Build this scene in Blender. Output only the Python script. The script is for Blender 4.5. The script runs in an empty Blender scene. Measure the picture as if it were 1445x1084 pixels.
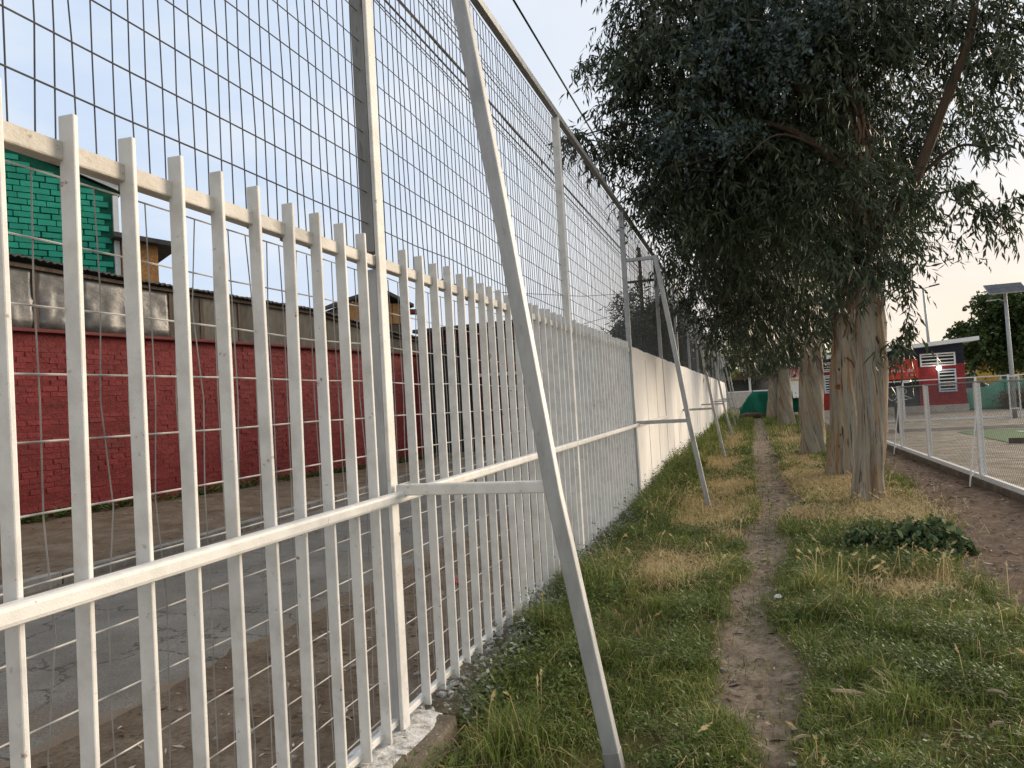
import bpy, bmesh, math, random
import numpy as np
from mathutils import Vector, Matrix

sc = bpy.context.scene
COL = sc.collection
R = math.radians
rng = np.random.default_rng(7)
random.seed(7)

# ------------------------------------------------------------------ camera
EYE = 1.6
yaw, pitch, roll = R(17.6635), R(1.659), R(3.3)
fw = Vector((-math.sin(yaw)*math.cos(pitch), math.cos(yaw)*math.cos(pitch), math.sin(pitch)))
rt0 = Vector((math.cos(yaw), math.sin(yaw), 0)); up0 = rt0.cross(fw)
rt = math.cos(roll)*rt0 - math.sin(roll)*up0
up = math.sin(roll)*rt0 + math.cos(roll)*up0
cd = bpy.data.cameras.new('camera'); cam = bpy.data.objects.new('camera', cd); COL.objects.link(cam)
cam.matrix_world = Matrix(((rt.x, up.x, -fw.x, 0), (rt.y, up.y, -fw.y, 0), (rt.z, up.z, -fw.z, EYE), (0, 0, 0, 1)))
cd.sensor_width = 36; cd.lens = 1040/1445*36; cd.clip_start = .05; cd.clip_end = 2000
sc.camera = cam

# ------------------------------------------------------------------ sky, sun, exposure
SUN_AZ, SUN_EL = R(38), R(13)          # azimuth from +Y towards +X
w = bpy.data.worlds.new('World'); sc.world = w; w.use_nodes = True
nt = w.node_tree; N = nt.nodes; L = nt.links
bgn = N['Background']; bgn.inputs['Strength'].default_value = 0.1
sky = N.new('ShaderNodeTexSky'); sky.sky_type = 'NISHITA'; sky.sun_disc = False
sky.sun_elevation = SUN_EL; sky.sun_rotation = SUN_AZ
tc = N.new('ShaderNodeTexCoord')
def wmath(op, a, b=None, clamp=False):
    n = N.new('ShaderNodeMath'); n.operation = op; n.use_clamp = clamp
    for i, v in enumerate((a, b)):
        if v is None: continue
        if isinstance(v, (int, float)): n.inputs[i].default_value = v
        else: L.new(v, n.inputs[i])
    return n.outputs[0]
def wmix(f, a, b):
    n = N.new('ShaderNodeMix'); n.data_type = 'RGBA'
    L.new(f, n.inputs[0]) if not isinstance(f, float) else setattr(n.inputs[0], 'default_value', f)
    for i, v in ((6, a), (7, b)):
        if isinstance(v, tuple): n.inputs[i].default_value = (*v, 1)
        else: L.new(v, n.inputs[i])
    return n.outputs[2]
def wramp(x, lo, hi):
    n = N.new('ShaderNodeMapRange'); n.interpolation_type = 'SMOOTHSTEP'
    n.inputs[1].default_value = lo; n.inputs[2].default_value = hi
    L.new(x, n.inputs[0]); return n.outputs[0]
nrm = N.new('ShaderNodeVectorMath'); nrm.operation = 'NORMALIZE'; L.new(tc.outputs['Generated'], nrm.inputs[0])
sep = N.new('ShaderNodeSeparateXYZ'); L.new(nrm.outputs[0], sep.inputs[0])
dt = N.new('ShaderNodeVectorMath'); dt.operation = 'DOT_PRODUCT'; L.new(nrm.outputs[0], dt.inputs[0])
dt.inputs[1].default_value = (math.sin(SUN_AZ), math.cos(SUN_AZ), 0)
sunf = dt.outputs['Value']; elev = sep.outputs['Z']
mp = N.new('ShaderNodeMapping'); mp.inputs['Scale'].default_value = (1.6, 1.6, 4.5); L.new(nrm.outputs[0], mp.inputs[0])
nz = N.new('ShaderNodeTexNoise'); nz.inputs['Scale'].default_value = 2.2; nz.inputs['Detail'].default_value = 7; nz.inputs['Roughness'].default_value = .55
L.new(mp.outputs[0], nz.inputs[0])
dt2 = N.new('ShaderNodeVectorMath'); dt2.operation = 'DOT_PRODUCT'; L.new(nrm.outputs[0], dt2.inputs[0])
dt2.inputs[1].default_value = (math.sin(R(-62)), math.cos(R(-62)), .35)
cool = wmix(wramp(dt2.outputs['Value'], .55, 1.06), wmix(wramp(sunf, -.5, .35), (6.9, 7.0, 7.2), (8.3, 8.4, 8.5)), (5.7, 6.8, 8.5))
lowf = wramp(elev, .34, .02)
peach = wmath('MULTIPLY', lowf, wramp(sunf, .45, .95))
cl = wmix(peach, cool, (8.5, 6.95, 5.75))
cl = wmix(wmath('MULTIPLY', wramp(nz.outputs[0], .42, .68), .42), cl, (8.5, 8.65, 8.9))
cl2 = wmix(wmath('MULTIPLY', wramp(nz.outputs[0], .54, .32), .3), cl, (6.2, 7.0, 8.4))
full = wmix(.08, cl2, sky.outputs[0])
L.new(full, bgn.inputs['Color'])
sd = bpy.data.lights.new('sun', 'SUN'); sun = bpy.data.objects.new('sun', sd); COL.objects.link(sun)
sd.energy = 4.6; sd.angle = R(28); sd.color = (1.0, .82, .63)
sdir = Vector((math.sin(SUN_AZ)*math.cos(SUN_EL), math.cos(SUN_AZ)*math.cos(SUN_EL), math.sin(SUN_EL)))
sun.rotation_euler = sdir.to_track_quat('Z', 'Y').to_euler()
sc.view_settings.view_transform = 'Standard'; sc.view_settings.look = 'None'
sc.view_settings.gamma = 1; sc.view_settings.exposure = 0.25
sc.view_settings.use_curve_mapping = False

# ------------------------------------------------------------------ helpers
def tag(o, label=None, cat=None, group=None, kind=None):
    if label: o['label'] = label
    if cat: o['category'] = cat
    if group: o['group'] = group
    if kind: o['kind'] = kind
    return o
def empty(name, loc=(0, 0, 0), rz=0, **k):
    o = bpy.data.objects.new(name, None); COL.objects.link(o); o.location = loc; o.rotation_euler = (0, 0, rz)
    o.empty_display_size = .2
    return tag(o, **k)
def link(name, me, parent=None, loc=None, rot=None):
    o = bpy.data.objects.new(name, me); COL.objects.link(o)
    if parent: o.parent = parent
    if loc is not None: o.location = loc
    if rot is not None: o.rotation_euler = rot
    return o

def vnoise(x, y, s=1.0, seed=0):
    """smooth 2-D value noise, 0..1"""
    x = np.asarray(x, float)/s + seed*17.3; y = np.asarray(y, float)/s + seed*9.1
    xi = np.floor(x).astype(np.int64); yi = np.floor(y).astype(np.int64); fx = x-xi; fy = y-yi
    fx = fx*fx*(3-2*fx); fy = fy*fy*(3-2*fy)
    def h(a, b):
        n = (a*374761393 + b*668265263 + seed*1442695) & 0x7fffffff
        n = ((n ^ (n >> 13))*1274126177) & 0x7fffffff
        n = n ^ (n >> 16)
        return (n & 0xffff)/65535.
    return (h(xi, yi)*(1-fx)+h(xi+1, yi)*fx)*(1-fy)+(h(xi, yi+1)*(1-fx)+h(xi+1, yi+1)*fx)*fy
def fbm(x, y, s, seed=0, o=4):
    a, t, r = 1., 0., 0.
    for i in range(o):
        r = r+a*vnoise(x, y, s/2**i, seed+i*3); t += a; a *= .55
    return r/t
def sstep(a, b, x):
    t = np.clip((x-a)/(b-a), 0, 1); return t*t*(3-2*t)

def fast_mesh(name, V, F, mat=None, attrs=None, smooth=False):
    """F: int array (n,3) or (n,4)"""
    V = np.ascontiguousarray(V, np.float32); F = np.ascontiguousarray(F, np.int32)
    me = bpy.data.meshes.new(name); k = F.shape[1]
    me.vertices.add(len(V)); me.vertices.foreach_set('co', V.ravel())
    me.loops.add(F.size); me.loops.foreach_set('vertex_index', F.ravel())
    me.polygons.add(len(F)); me.polygons.foreach_set('loop_start', np.arange(0, F.size, k, dtype=np.int32))
    if smooth: me.polygons.foreach_set('use_smooth', np.ones(len(F), bool))
    for nm, a in (attrs or {}).items():
        a = np.ascontiguousarray(a, np.float32)
        if a.ndim == 1: at = me.attributes.new(nm, 'FLOAT', 'POINT'); at.data.foreach_set('value', a)
        else: at = me.attributes.new(nm, 'FLOAT_VECTOR', 'POINT'); at.data.foreach_set('vector', a.ravel())
    me.update(); me.validate()
    if mat: me.materials.append(mat)
    return me

class MB:
    """collects boxes, beams, tubes; quads + tris"""
    def __init__(s): s.v = []; s.f = []
    def add(s, V, F):
        b = len(s.v); s.v += [tuple(p) for p in V]; s.f += [tuple(i+b for i in q) for q in F]; return s
    def box(s, c, d, rz=0., j=0.):
        x, y, z = d[0]/2, d[1]/2, d[2]/2; V = []
        for dz in (-z, z):
            for dx, dy in ((-x, -y), (x, -y), (x, y), (-x, y)):
                p = Vector((dx, dy, dz))
                if rz: p = Matrix.Rotation(rz, 3, 'Z') @ p
                if j: p += Vector((random.uniform(-j, j), random.uniform(-j, j), random.uniform(-j, j)))
                V.append(p+Vector(c))
        return s.add(V, [(3, 2, 1, 0), (4, 5, 6, 7), (0, 1, 5, 4), (1, 2, 6, 5), (2, 3, 7, 6), (3, 0, 4, 7)])
    def beam(s, pts, w_, d_, side=(0, 1, 0)):
        """rectangular sweep along pts; d_ measured along `side`, w_ across"""
        pts = [Vector(p) for p in pts]; V = []; F = []
        for i, p in enumerate(pts):
            t = (pts[min(i+1, len(pts)-1)]-pts[max(i-1, 0)]).normalized()
            a = Vector(side); a = (a-t*a.dot(t)).normalized(); b = t.cross(a)
            for u, v in ((-1, -1), (1, -1), (1, 1), (-1, 1)): V.append(p+b*(u*w_/2)+a*(v*d_/2))
        for i in range(len(pts)-1):
            for k in range(4): F.append((i*4+k, i*4+(k+1) % 4, i*4+4+(k+1) % 4, i*4+4+k))
        n = (len(pts)-1)*4
        F += [(3, 2, 1, 0), (n, n+1, n+2, n+3)]
        return s.add(V, F)
    def tube(s, pts, r, n=6, cap=True):
        pts = [Vector(p) for p in pts]; V = []; F = []
        rs = r if isinstance(r, (list, tuple)) else [r]*len(pts)
        for i, p in enumerate(pts):
            t = (pts[min(i+1, len(pts)-1)]-pts[max(i-1, 0)]).normalized()
            a = Vector((1, 0, 0)) if abs(t.x) < .8 else Vector((0, 1, 0))
            a = (a-t*a.dot(t)).normalized(); b = t.cross(a)
            for k in range(n):
                q = 2*math.pi*k/n; V.append(p+(a*math.cos(q)+b*math.sin(q))*rs[i])
        for i in range(len(pts)-1):
            for k in range(n): F.append((i*n+k, i*n+(k+1) % n, (i+1)*n+(k+1) % n, (i+1)*n+k))
        if cap:
            F.append(tuple(range(n-1, -1, -1))); m = (len(pts)-1)*n; F.append(tuple(range(m, m+n)))
        return s.add(V, F)
    def prism(s, poly, axis_vec):
        """extrude polygon (3-D points) along a vector"""
        n = len(poly); a = Vector(axis_vec); V = [Vector(p) for p in poly]+[Vector(p)+a for p in poly]
        F = [tuple(range(n-1, -1, -1)), tuple(range(n, 2*n))]+[(i, (i+1) % n, n+(i+1) % n, n+i) for i in range(n)]
        return s.add(V, F)
    def mesh(s, name, mat=None, smooth=False):
        me = bpy.data.meshes.new(name); me.from_pydata(s.v, [], s.f); me.update()
        bm = bmesh.new(); bm.from_mesh(me); bmesh.ops.recalc_face_normals(bm, faces=bm.faces); bm.to_mesh(me); bm.free()
        if smooth: me.polygons.foreach_set('use_smooth', [True]*len(me.polygons))
        if mat: me.materials.append(mat)
        return me
    def build(s, name, mat=None, parent=None, bevel=0, smooth=False, **k):
        o = link(name, s.mesh(name, mat, smooth), parent)
        if bevel:
            m = o.modifiers.new('bevel', 'BEVEL'); m.width = bevel; m.segments = 2; m.limit_method = 'ANGLE'
        return tag(o, **k)

# ------------------------------------------------------------------ materials
def mat(name, cols, scale=8., detail=5., stretch=(1, 1, 1), rough=.75, bump=.0, bscale=None, coord='pos', metal=0.,
        rand=0., tint=None, spots=None, spec=.3, trans=0., emit=None, nrough=.6, wave=None):
    """noise driven colour ramp. cols: [(pos, (r,g,b))...]; spots: (scale, lo, hi, colour, amount)"""
    m = bpy.data.materials.new(name); m.use_nodes = True; t = m.node_tree; n = t.nodes; l = t.links
    b = n['Principled BSDF']
    b.inputs['Roughness'].default_value = rough; b.inputs['Metallic'].default_value = metal
    b.inputs['Specular IOR Level'].default_value = spec
    if coord == 'pos': src = n.new('ShaderNodeNewGeometry').outputs['Position']
    elif coord == 'obj': src = n.new('ShaderNodeTexCoord').outputs['Object']
    else:
        a = n.new('ShaderNodeAttribute'); a.attribute_name = coord; src = a.outputs['Vector']
    mp_ = n.new('ShaderNodeMapping'); mp_.inputs['Scale'].default_value = stretch; l.new(src, mp_.inputs[0]); src = mp_.outputs[0]
    def noise(sc_, det, ro):
        q = n.new('ShaderNodeTexNoise'); q.inputs['Scale'].default_value = sc_; q.inputs['Detail'].default_value = det
        q.inputs['Roughness'].default_value = ro; l.new(src, q.inputs[0]); return q.outputs[0]
    f = noise(scale, detail, nrough)
    if rand:
        oi = n.new('ShaderNodeObjectInfo'); q = n.new('ShaderNodeMath'); q.operation = 'MULTIPLY_ADD'
        l.new(oi.outputs['Random'], q.inputs[0]); q.inputs[1].default_value = rand; l.new(f, q.inputs[2])
        q2 = n.new('ShaderNodeMath'); q2.operation = 'SUBTRACT'; l.new(q.outputs[0], q2.inputs[0]); q2.inputs[1].default_value = rand/2
        f = q2.outputs[0]
    if tint:
        a = n.new('ShaderNodeAttribute'); a.attribute_name = tint
        q = n.new('ShaderNodeMath'); q.operation = 'MULTIPLY_ADD'; l.new(f, q.inputs[0]); q.inputs[1].default_value = .15
        q2 = n.new('ShaderNodeMath'); q2.operation = 'SUBTRACT'; l.new(a.outputs['Fac'], q2.inputs[0]); q2.inputs[1].default_value = .075
        l.new(q2.outputs[0], q.inputs[2]); f = q.outputs[0]
    cr = n.new('ShaderNodeValToRGB'); el = cr.color_ramp.elements
    while len(el) < len(cols): el.new(.5)
    for e, (p, c) in zip(el, cols): e.position = p; e.color = (*c, 1)
    l.new(f, cr.inputs[0]); c = cr.outputs[0]
    for sp in (spots or []):
        v = noise(sp[0], 3, .55); mr = n.new('ShaderNodeMapRange'); l.new(v, mr.inputs[0]); mr.interpolation_type = 'SMOOTHSTEP'
        mr.inputs[1].default_value = sp[1]; mr.inputs[2].default_value = sp[2]; mr.inputs[4].default_value = sp[4]
        mx = n.new('ShaderNodeMix'); mx.data_type = 'RGBA'; l.new(mr.outputs[0], mx.inputs[0]); l.new(c, mx.inputs[6])
        mx.inputs[7].default_value = (*sp[3], 1); c = mx.outputs[2]
    l.new(c, b.inputs['Base Color'])
    if bump:
        bn = n.new('ShaderNodeBump'); bn.inputs['Strength'].default_value = bump; bn.inputs['Distance'].default_value = .02
        l.new(noise(bscale or scale*4, 6, .6), bn.inputs['Height']); l.new(bn.outputs[0], b.inputs['Normal'])
    if trans:
        tr = n.new('ShaderNodeBsdfTranslucent'); l.new(c, tr.inputs[0]); ms = n.new('ShaderNodeMixShader'); ms.inputs[0].default_value = trans
        l.new(b.outputs[0], ms.inputs[1]); l.new(tr.outputs[0], ms.inputs[2]); l.new(ms.outputs[0], n['Material Output'].inputs[0])
    if emit:
        b.inputs['Emission Color'].default_value = (*emit[0], 1); b.inputs['Emission Strength'].default_value = emit[1]
    return m

M = {}
M['paint'] = mat('white_paint', [(.3, (.53, .525, .495)), (.55, (.66, .657, .63)), (.8, (.71, .708, .685))], 9, 6, rough=.5, bump=.12, bscale=160,
                 spots=[(38, .66, .74, (.33, .30, .25), .55), (3.5, .58, .75, (.50, .47, .40), .55), (21, .70, .76, (.20, .085, .035), .8)])
M['paintworn'] = mat('weathered_white_paint', [(.3, (.44, .415, .36)), (.55, (.58, .555, .50)), (.8, (.63, .61, .56))], 7, 8, rough=.55, bump=.25, bscale=90, stretch=(1, .5, 1),
                     spots=[(14, .58, .70, (.36, .30, .23), .6), (45, .63, .70, (.20, .15, .10), .75), (4, .6, .75, (.47, .42, .34), .6)])
M['wallpaint'] = mat('white_wall_paint', [(.3, (.70, .69, .66)), (.6, (.80, .79, .77))], 2.2, 7, stretch=(1, 1, .35), rough=.8, bump=.25, bscale=30,
                     spots=[(5, .6, .75, (.5, .47, .41), .55), (1.3, .6, .8, (.60, .57, .5), .5)])
M['galv'] = mat('galvanised_steel', [(.3, (.29, .30, .30)), (.7, (.42, .43, .43))], 14, 5, stretch=(1, 1, .3), rough=.5, bump=.05, metal=.25,
                spots=[(30, .62, .72, (.22, .2, .18), .5)])
M['oldsteel'] = mat('old_grey_steel', [(.3, (.17, .17, .165)), (.7, (.30, .30, .29))], 10, 6, stretch=(1, 1, .2), rough=.6, bump=.1, metal=.2,
                    spots=[(22, .6, .7, (.10, .07, .05), .7)])
M['wire'] = mat('mesh_wire', [(.3, (.07, .07, .072)), (.7, (.14, .14, .14))], 6, 3, rough=.55, metal=.2)
M['wiregrey'] = mat('dull_wire', [(.3, (.16, .155, .15)), (.7, (.34, .33, .31))], 5, 4, rough=.6)
M['wirewhite'] = mat('whitewashed_wire', [(.3, (.24, .23, .215)), (.6, (.50, .49, .465))], 5, 4, rough=.6)
M['concrete'] = mat('footing_concrete', [(.3, (.09, .07, .05)), (.55, (.16, .13, .095)), (.75, (.24, .205, .16))], 6, 8, rough=.9, bump=.9, bscale=25,
                    spots=[(24, .56, .66, (.10, .085, .06), .6), (60, .66, .7, (.5, .48, .44), .8)])
M['splash'] = mat('paint_splashed_mortar', [(.35, (.30, .27, .23)), (.5, (.58, .57, .54)), (.7, (.74, .735, .71))], 22, 7, rough=.85, bump=.8, bscale=50)
M['redbrick'] = mat('red_painted_brick', [(.2, (.11, .015, .015)), (.5, (.165, .019, .020)), (.85, (.215, .030, .030))], 2.2, 8, rough=.75, bump=1., bscale=16, rand=.22,
                    spots=[(55, .7, .74, (.45, .33, .3), .5), (9, .62, .74, (.09, .02, .018), .6), (.9, .55, .72, (.13, .03, .028), .6), (2.3, .62, .75, (.25, .06, .055), .5)])
M['redmortar'] = mat('red_painted_mortar', [(.3, (.10, .015, .014)), (.7, (.19, .024, .024))], 9, 6, rough=.8, bump=.9, bscale=30)
M['greenbrick'] = mat('green_painted_brick', [(.2, (.010, .23, .15)), (.8, (.022, .35, .24))], 4, 5, rough=.6, bump=.3, bscale=30, rand=.5)
M['greenmortar'] = mat('green_mortar', [(.3, (.006, .075, .045)), (.7, (.01, .12, .07))], 8, 4, rough=.9)
M['whiteboard'] = mat('white_bargeboard', [(.3, (.62, .63, .62)), (.7, (.76, .77, .77))], 5, 5, rough=.7, spots=[(12, .6, .75, (.4, .4, .38), .5)])
M['osb'] = mat('strand_board', [(.3, (.20, .09, .03)), (.5, (.34, .17, .06)), (.7, (.48, .29, .12))], 30, 3, stretch=(1, 1, .6), rough=.8, bump=.3, nrough=.75)
M['timber'] = mat('dark_timber', [(.3, (.05, .036, .026)), (.7, (.12, .085, .06))], 12, 6, stretch=(1, 1, .12), rough=.85, bump=.4)
M['fibre'] = mat('grey_fibre_sheet', [(.3, (.055, .052, .044)), (.55, (.10, .093, .078)), (.8, (.15, .14, .12))], 3, 7, stretch=(1, 1, .5), rough=.85, bump=.25, rand=.3,
                 spots=[(7, .58, .7, (.08, .07, .055), .6)])
M['plastic'] = mat('grey_plastic_film', [(.3, (.055, .055, .052)), (.58, (.105, .105, .10)), (.78, (.26, .26, .25))], 3.2, 4, stretch=(1, 1, 1.6), rough=.4, bump=.5, bscale=5, spec=.6)
M['roofdark'] = mat('dark_roof_sheet', [(.3, (.035, .035, .035)), (.7, (.085, .083, .08))], 5, 5, rough=.7, bump=.2)
M['gate'] = mat('black_steel_gate', [(.3, (.012, .014, .017)), (.7, (.03, .034, .04))], 4, 4, rough=.5)
M['asphalt'] = mat('worn_asphalt', [(.3, (.13, .118, .10)), (.6, (.20, .186, .163)), (.8, (.25, .235, .21))], 1.4, 9, rough=.9, bump=.5, bscale=110,
                   spots=[(1.1, .54, .70, (.15, .118, .088), .7), (5, .6, .74, (.12, .10, .085), .5), (180, .66, .72, (.34, .33, .31), .5)])
M['kerb'] = mat('old_kerb_concrete', [(.3, (.17, .155, .135)), (.7, (.33, .31, .28))], 5, 7, rough=.9, bump=.5, rand=.25, spots=[(16, .6, .7, (.1, .085, .065), .5)])
M['ground'] = None
M['straw'] = mat('dry_straw', [(.0, (.24, .165, .07)), (.5, (.50, .385, .185)), (1., (.70, .58, .34))], 3, 2, rough=.75, tint='tint', trans=.22)
M['grass'] = mat('green_grass', [(.0, (.045, .062, .014)), (.35, (.12, .17, .032)), (.7, (.23, .27, .06)), (1., (.40, .36, .14))], 3, 2, rough=.6, tint='tint', trans=.3)
M['weed'] = mat('weed_leaves', [(.0, (.030, .052, .014)), (.5, (.105, .155, .036)), (1., (.21, .26, .075))], 3, 2, rough=.55, tint='tint', trans=.3)
M['bush'] = mat('mallow_leaves', [(.0, (.03, .055, .024)), (.5, (.08, .13, .06)), (1., (.22, .25, .11))], 3, 2, rough=.75, tint='tint', trans=.25, spec=.15)
M['dusty'] = mat('paint_dusted_weed', [(.0, (.06, .075, .05)), (.5, (.19, .21, .17)), (1., (.5, .5, .47))], 3, 2, rough=.7, tint='tint', trans=.15)
M['litter'] = mat('leaf_litter', [(.0, (.055, .035, .022)), (.5, (.16, .105, .065)), (.85, (.30, .225, .155)), (1., (.5, .44, .36))], 3, 2, rough=.8, tint='tint')
M['leaf'] = mat('eucalyptus_leaves', [(.0, (.015, .021, .010)), (.4, (.034, .050, .023)), (.72, (.066, .088, .042)), (1., (.15, .125, .06))], 2, 2, rough=.42, tint='tint', trans=.12, spec=.4)
M['blueleaf'] = mat('young_eucalyptus_leaves', [(.0, (.028, .044, .042)), (.5, (.062, .095, .09)), (1., (.14, .185, .175))], 2, 2, rough=.5, tint='tint', trans=.1)
M['treeleaf'] = mat('broadleaf_foliage', [(.0, (.020, .034, .010)), (.5, (.048, .078, .02)), (1., (.11, .15, .04))], 2, 2, rough=.5, tint='tint', trans=.25)
M['brightleaf'] = mat('bright_foliage', [(.0, (.06, .09, .02)), (.5, (.12, .17, .035)), (1., (.2, .25, .07))], 2, 2, rough=.6, tint='tint', trans=.5)
M['bark'] = mat('eucalyptus_bark', [(.27, (.11, .068, .042)), (.38, (.215, .165, .115)), (.49, (.30, .275, .225)), (.6, (.38, .315, .22)), (.75, (.50, .43, .325))],
                1.0, 9, coord='bark', stretch=(1.5, 1.5, .55), rough=.9, bump=.9, bscale=10, nrough=.68, spec=.15,
                spots=[(.9, .54, .66, (.33, .165, .065), .75), (.7, .54, .66, (.285, .29, .255), .75), (2.6, .61, .67, (.055, .032, .023), .9), (7, .60, .68, (.11, .07, .046), .75), (1.7, .60, .70, (.52, .46, .36), .6)])
tb = M['bark'].node_tree; nb_, lb_ = tb.nodes, tb.links; bs = nb_['Principled BSDF']; src = bs.inputs['Base Color'].links[0].from_socket
oa = nb_.new('ShaderNodeAttribute'); oa.attribute_name = 'old'; ba = nb_.new('ShaderNodeAttribute'); ba.attribute_name = 'bark'
mp_ = nb_.new('ShaderNodeMapping'); mp_.inputs['Scale'].default_value = (2.6, 2.6, .45); lb_.new(ba.outputs['Vector'], mp_.inputs[0])
no_ = nb_.new('ShaderNodeTexNoise'); no_.inputs['Scale'].default_value = 1.6; no_.inputs['Detail'].default_value = 7; lb_.new(mp_.outputs[0], no_.inputs[0])
ad = nb_.new('ShaderNodeMath'); ad.operation = 'MULTIPLY_ADD'; lb_.new(no_.outputs[0], ad.inputs[0]); ad.inputs[1].default_value = 1.5; lb_.new(oa.outputs['Fac'], ad.inputs[2])
mr_ = nb_.new('ShaderNodeMapRange'); mr_.interpolation_type = 'SMOOTHSTEP'; mr_.inputs[1].default_value = 1.08; mr_.inputs[2].default_value = 1.22; lb_.new(ad.outputs[0], mr_.inputs[0])
dr = nb_.new('ShaderNodeValToRGB'); dr.color_ramp.elements[0].position = .35; dr.color_ramp.elements[0].color = (.045, .03, .02, 1); dr.color_ramp.elements[1].position = .68; dr.color_ramp.elements[1].color = (.2, .145, .1, 1)
n2 = nb_.new('ShaderNodeTexNoise'); n2.inputs['Scale'].default_value = 6; n2.inputs['Detail'].default_value = 8; lb_.new(mp_.outputs[0], n2.inputs[0]); lb_.new(n2.outputs[0], dr.inputs[0])
mx = nb_.new('ShaderNodeMix'); mx.data_type = 'RGBA'; lb_.new(mr_.outputs[0], mx.inputs[0]); lb_.new(src, mx.inputs[6]); lb_.new(dr.outputs[0], mx.inputs[7]); lb_.new(mx.outputs[2], bs.inputs['Base Color'])
M['darkbark'] = mat('shaggy_bark', [(.3, (.05, .033, .022)), (.6, (.14, .095, .062)), (.8, (.27, .2, .135))], 3, 7, coord='bark', stretch=(2, 2, 1), rough=.9, bump=.9, bscale=9)
M['strip'] = mat('peeling_bark', [(.0, (.07, .042, .026)), (.5, (.20, .13, .08)), (1., (.40, .31, .215))], 3, 2, rough=.85, tint='tint')
M['rust'] = mat('rusty_heartwood', [(.3, (.07, .025, .012)), (.55, (.24, .085, .03)), (.75, (.34, .19, .09))], 14, 6, coord='obj', rough=.9, bump=.7)
M['scar'] = mat('dark_bark_scar', [(.3, (.045, .026, .018)), (.7, (.13, .07, .042))], 12, 5, rough=.9, bump=.6)
M['cable'] = mat('black_cable', [(.3, (.012, .012, .012)), (.7, (.03, .03, .03))], 5, 2, rough=.6)
M['housered'] = mat('dark_red_wall', [(.3, (.10, .024, .024)), (.7, (.17, .04, .038))], 3, 5, rough=.8, bump=.2)
M['navy'] = mat('navy_boards', [(.3, (.010, .013, .028)), (.7, (.022, .027, .05))], 3, 4, rough=.6, bump=.1, rand=.4)
M['clubred'] = mat('red_boards', [(.3, (.24, .024, .026)), (.7, (.34, .036, .037))], 3, 4, rough=.6, bump=.1, rand=.3)
M['banner'] = mat('red_banner', [(.3, (.50, .045, .025)), (.7, (.60, .06, .035))], 2, 3, rough=.5)
M['white'] = mat('plain_white', [(.3, (.72, .72, .71)), (.7, (.8, .8, .79))], 4, 3, rough=.6)
M['bluewhite'] = mat('pale_blue_frame', [(.3, (.42, .52, .62)), (.7, (.52, .61, .69))], 4, 3, rough=.55)
M['black'] = mat('black_opening', [(.3, (.008, .008, .009)), (.7, (.018, .018, .019))], 4, 3, rough=.7)
M['slate'] = mat('grey_counter_boards', [(.3, (.055, .06, .068)), (.7, (.10, .105, .115))], 3, 5, rough=.7, bump=.1, rand=.3)
M['plinth'] = mat('pale_plinth', [(.3, (.40, .36, .31)), (.7, (.55, .5, .44))], 4, 5, rough=.9, bump=.2)
M['bulb'] = mat('lit_bulb', [(0, (1, .95, .85)), (1, (1, .95, .85))], 1, 0, emit=((1., .93, .78), 9.))
M['panel'] = mat('solar_cells', [(.3, (.045, .05, .065)), (.7, (.075, .08, .10))], 6, 3, rough=.5, rand=.3, spec=.25)
M['shade'] = mat('green_shade_cloth', [(.3, (.012, .17, .125)), (.7, (.03, .27, .20))], 1.2, 5, rough=.9, bump=.3, bscale=5, trans=.25)
M['shadepale'] = mat('pale_green_shade_cloth', [(.3, (.16, .40, .31)), (.7, (.24, .50, .40))], 1.0, 5, rough=.9, bump=.2, trans=.3)
M['turf'] = mat('artificial_turf', [(.3, (.045, .105, .032)), (.7, (.075, .155, .05))], 7, 6, rough=.9, bump=.4)
M['yellow'] = mat('yellow_render', [(.3, (.50, .31, .055)), (.7, (.62, .40, .09))], 2, 4, rough=.85)
M['beige'] = mat('beige_render', [(.3, (.38, .32, .24)), (.7, (.5, .43, .33))], 2, 4, rough=.85)
M['pink'] = mat('pink_paint', [(.3, (.60, .25, .30)), (.7, (.7, .33, .38))], 2, 4, rough=.7)
M['carpaint'] = mat('pale_blue_car_paint', [(.3, (.35, .43, .52)), (.7, (.42, .5, .58))], 2, 2, rough=.3, spec=.6)
M['glass'] = mat('dark_glass', [(.3, (.015, .02, .025)), (.7, (.03, .04, .045))], 2, 2, rough=.1, spec=.7)
M['rubber'] = mat('black_rubber', [(.3, (.015, .015, .015)), (.7, (.03, .03, .03))], 5, 2, rough=.8)
M['sack'] = mat('brown_sacking', [(.3, (.10, .07, .045)), (.7, (.19, .14, .1))], 8, 5, rough=.95, bump=.5)
M['mosswall'] = mat('mottled_plaster', [(.3, (.05, .05, .042)), (.5, (.20, .19, .165)), (.62, (.42, .41, .38))], 2.6, 8, rough=.9, bump=.4)
M['barkchip'] = mat('pale_bark_chip', [(.3, (.24, .16, .10)), (.7, (.42, .32, .23))], 14, 5, stretch=(1, .2, 1), rough=.85, bump=.4)
M['redscrap'] = mat('red_scrap', [(.3, (.35, .02, .03)), (.7, (.45, .04, .05))], 8, 3, rough=.4)
M['paper'] = mat('crumpled_paper', [(.3, (.5, .5, .49)), (.7, (.72, .72, .71))], 12, 4, rough=.7, bump=.4)

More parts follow.
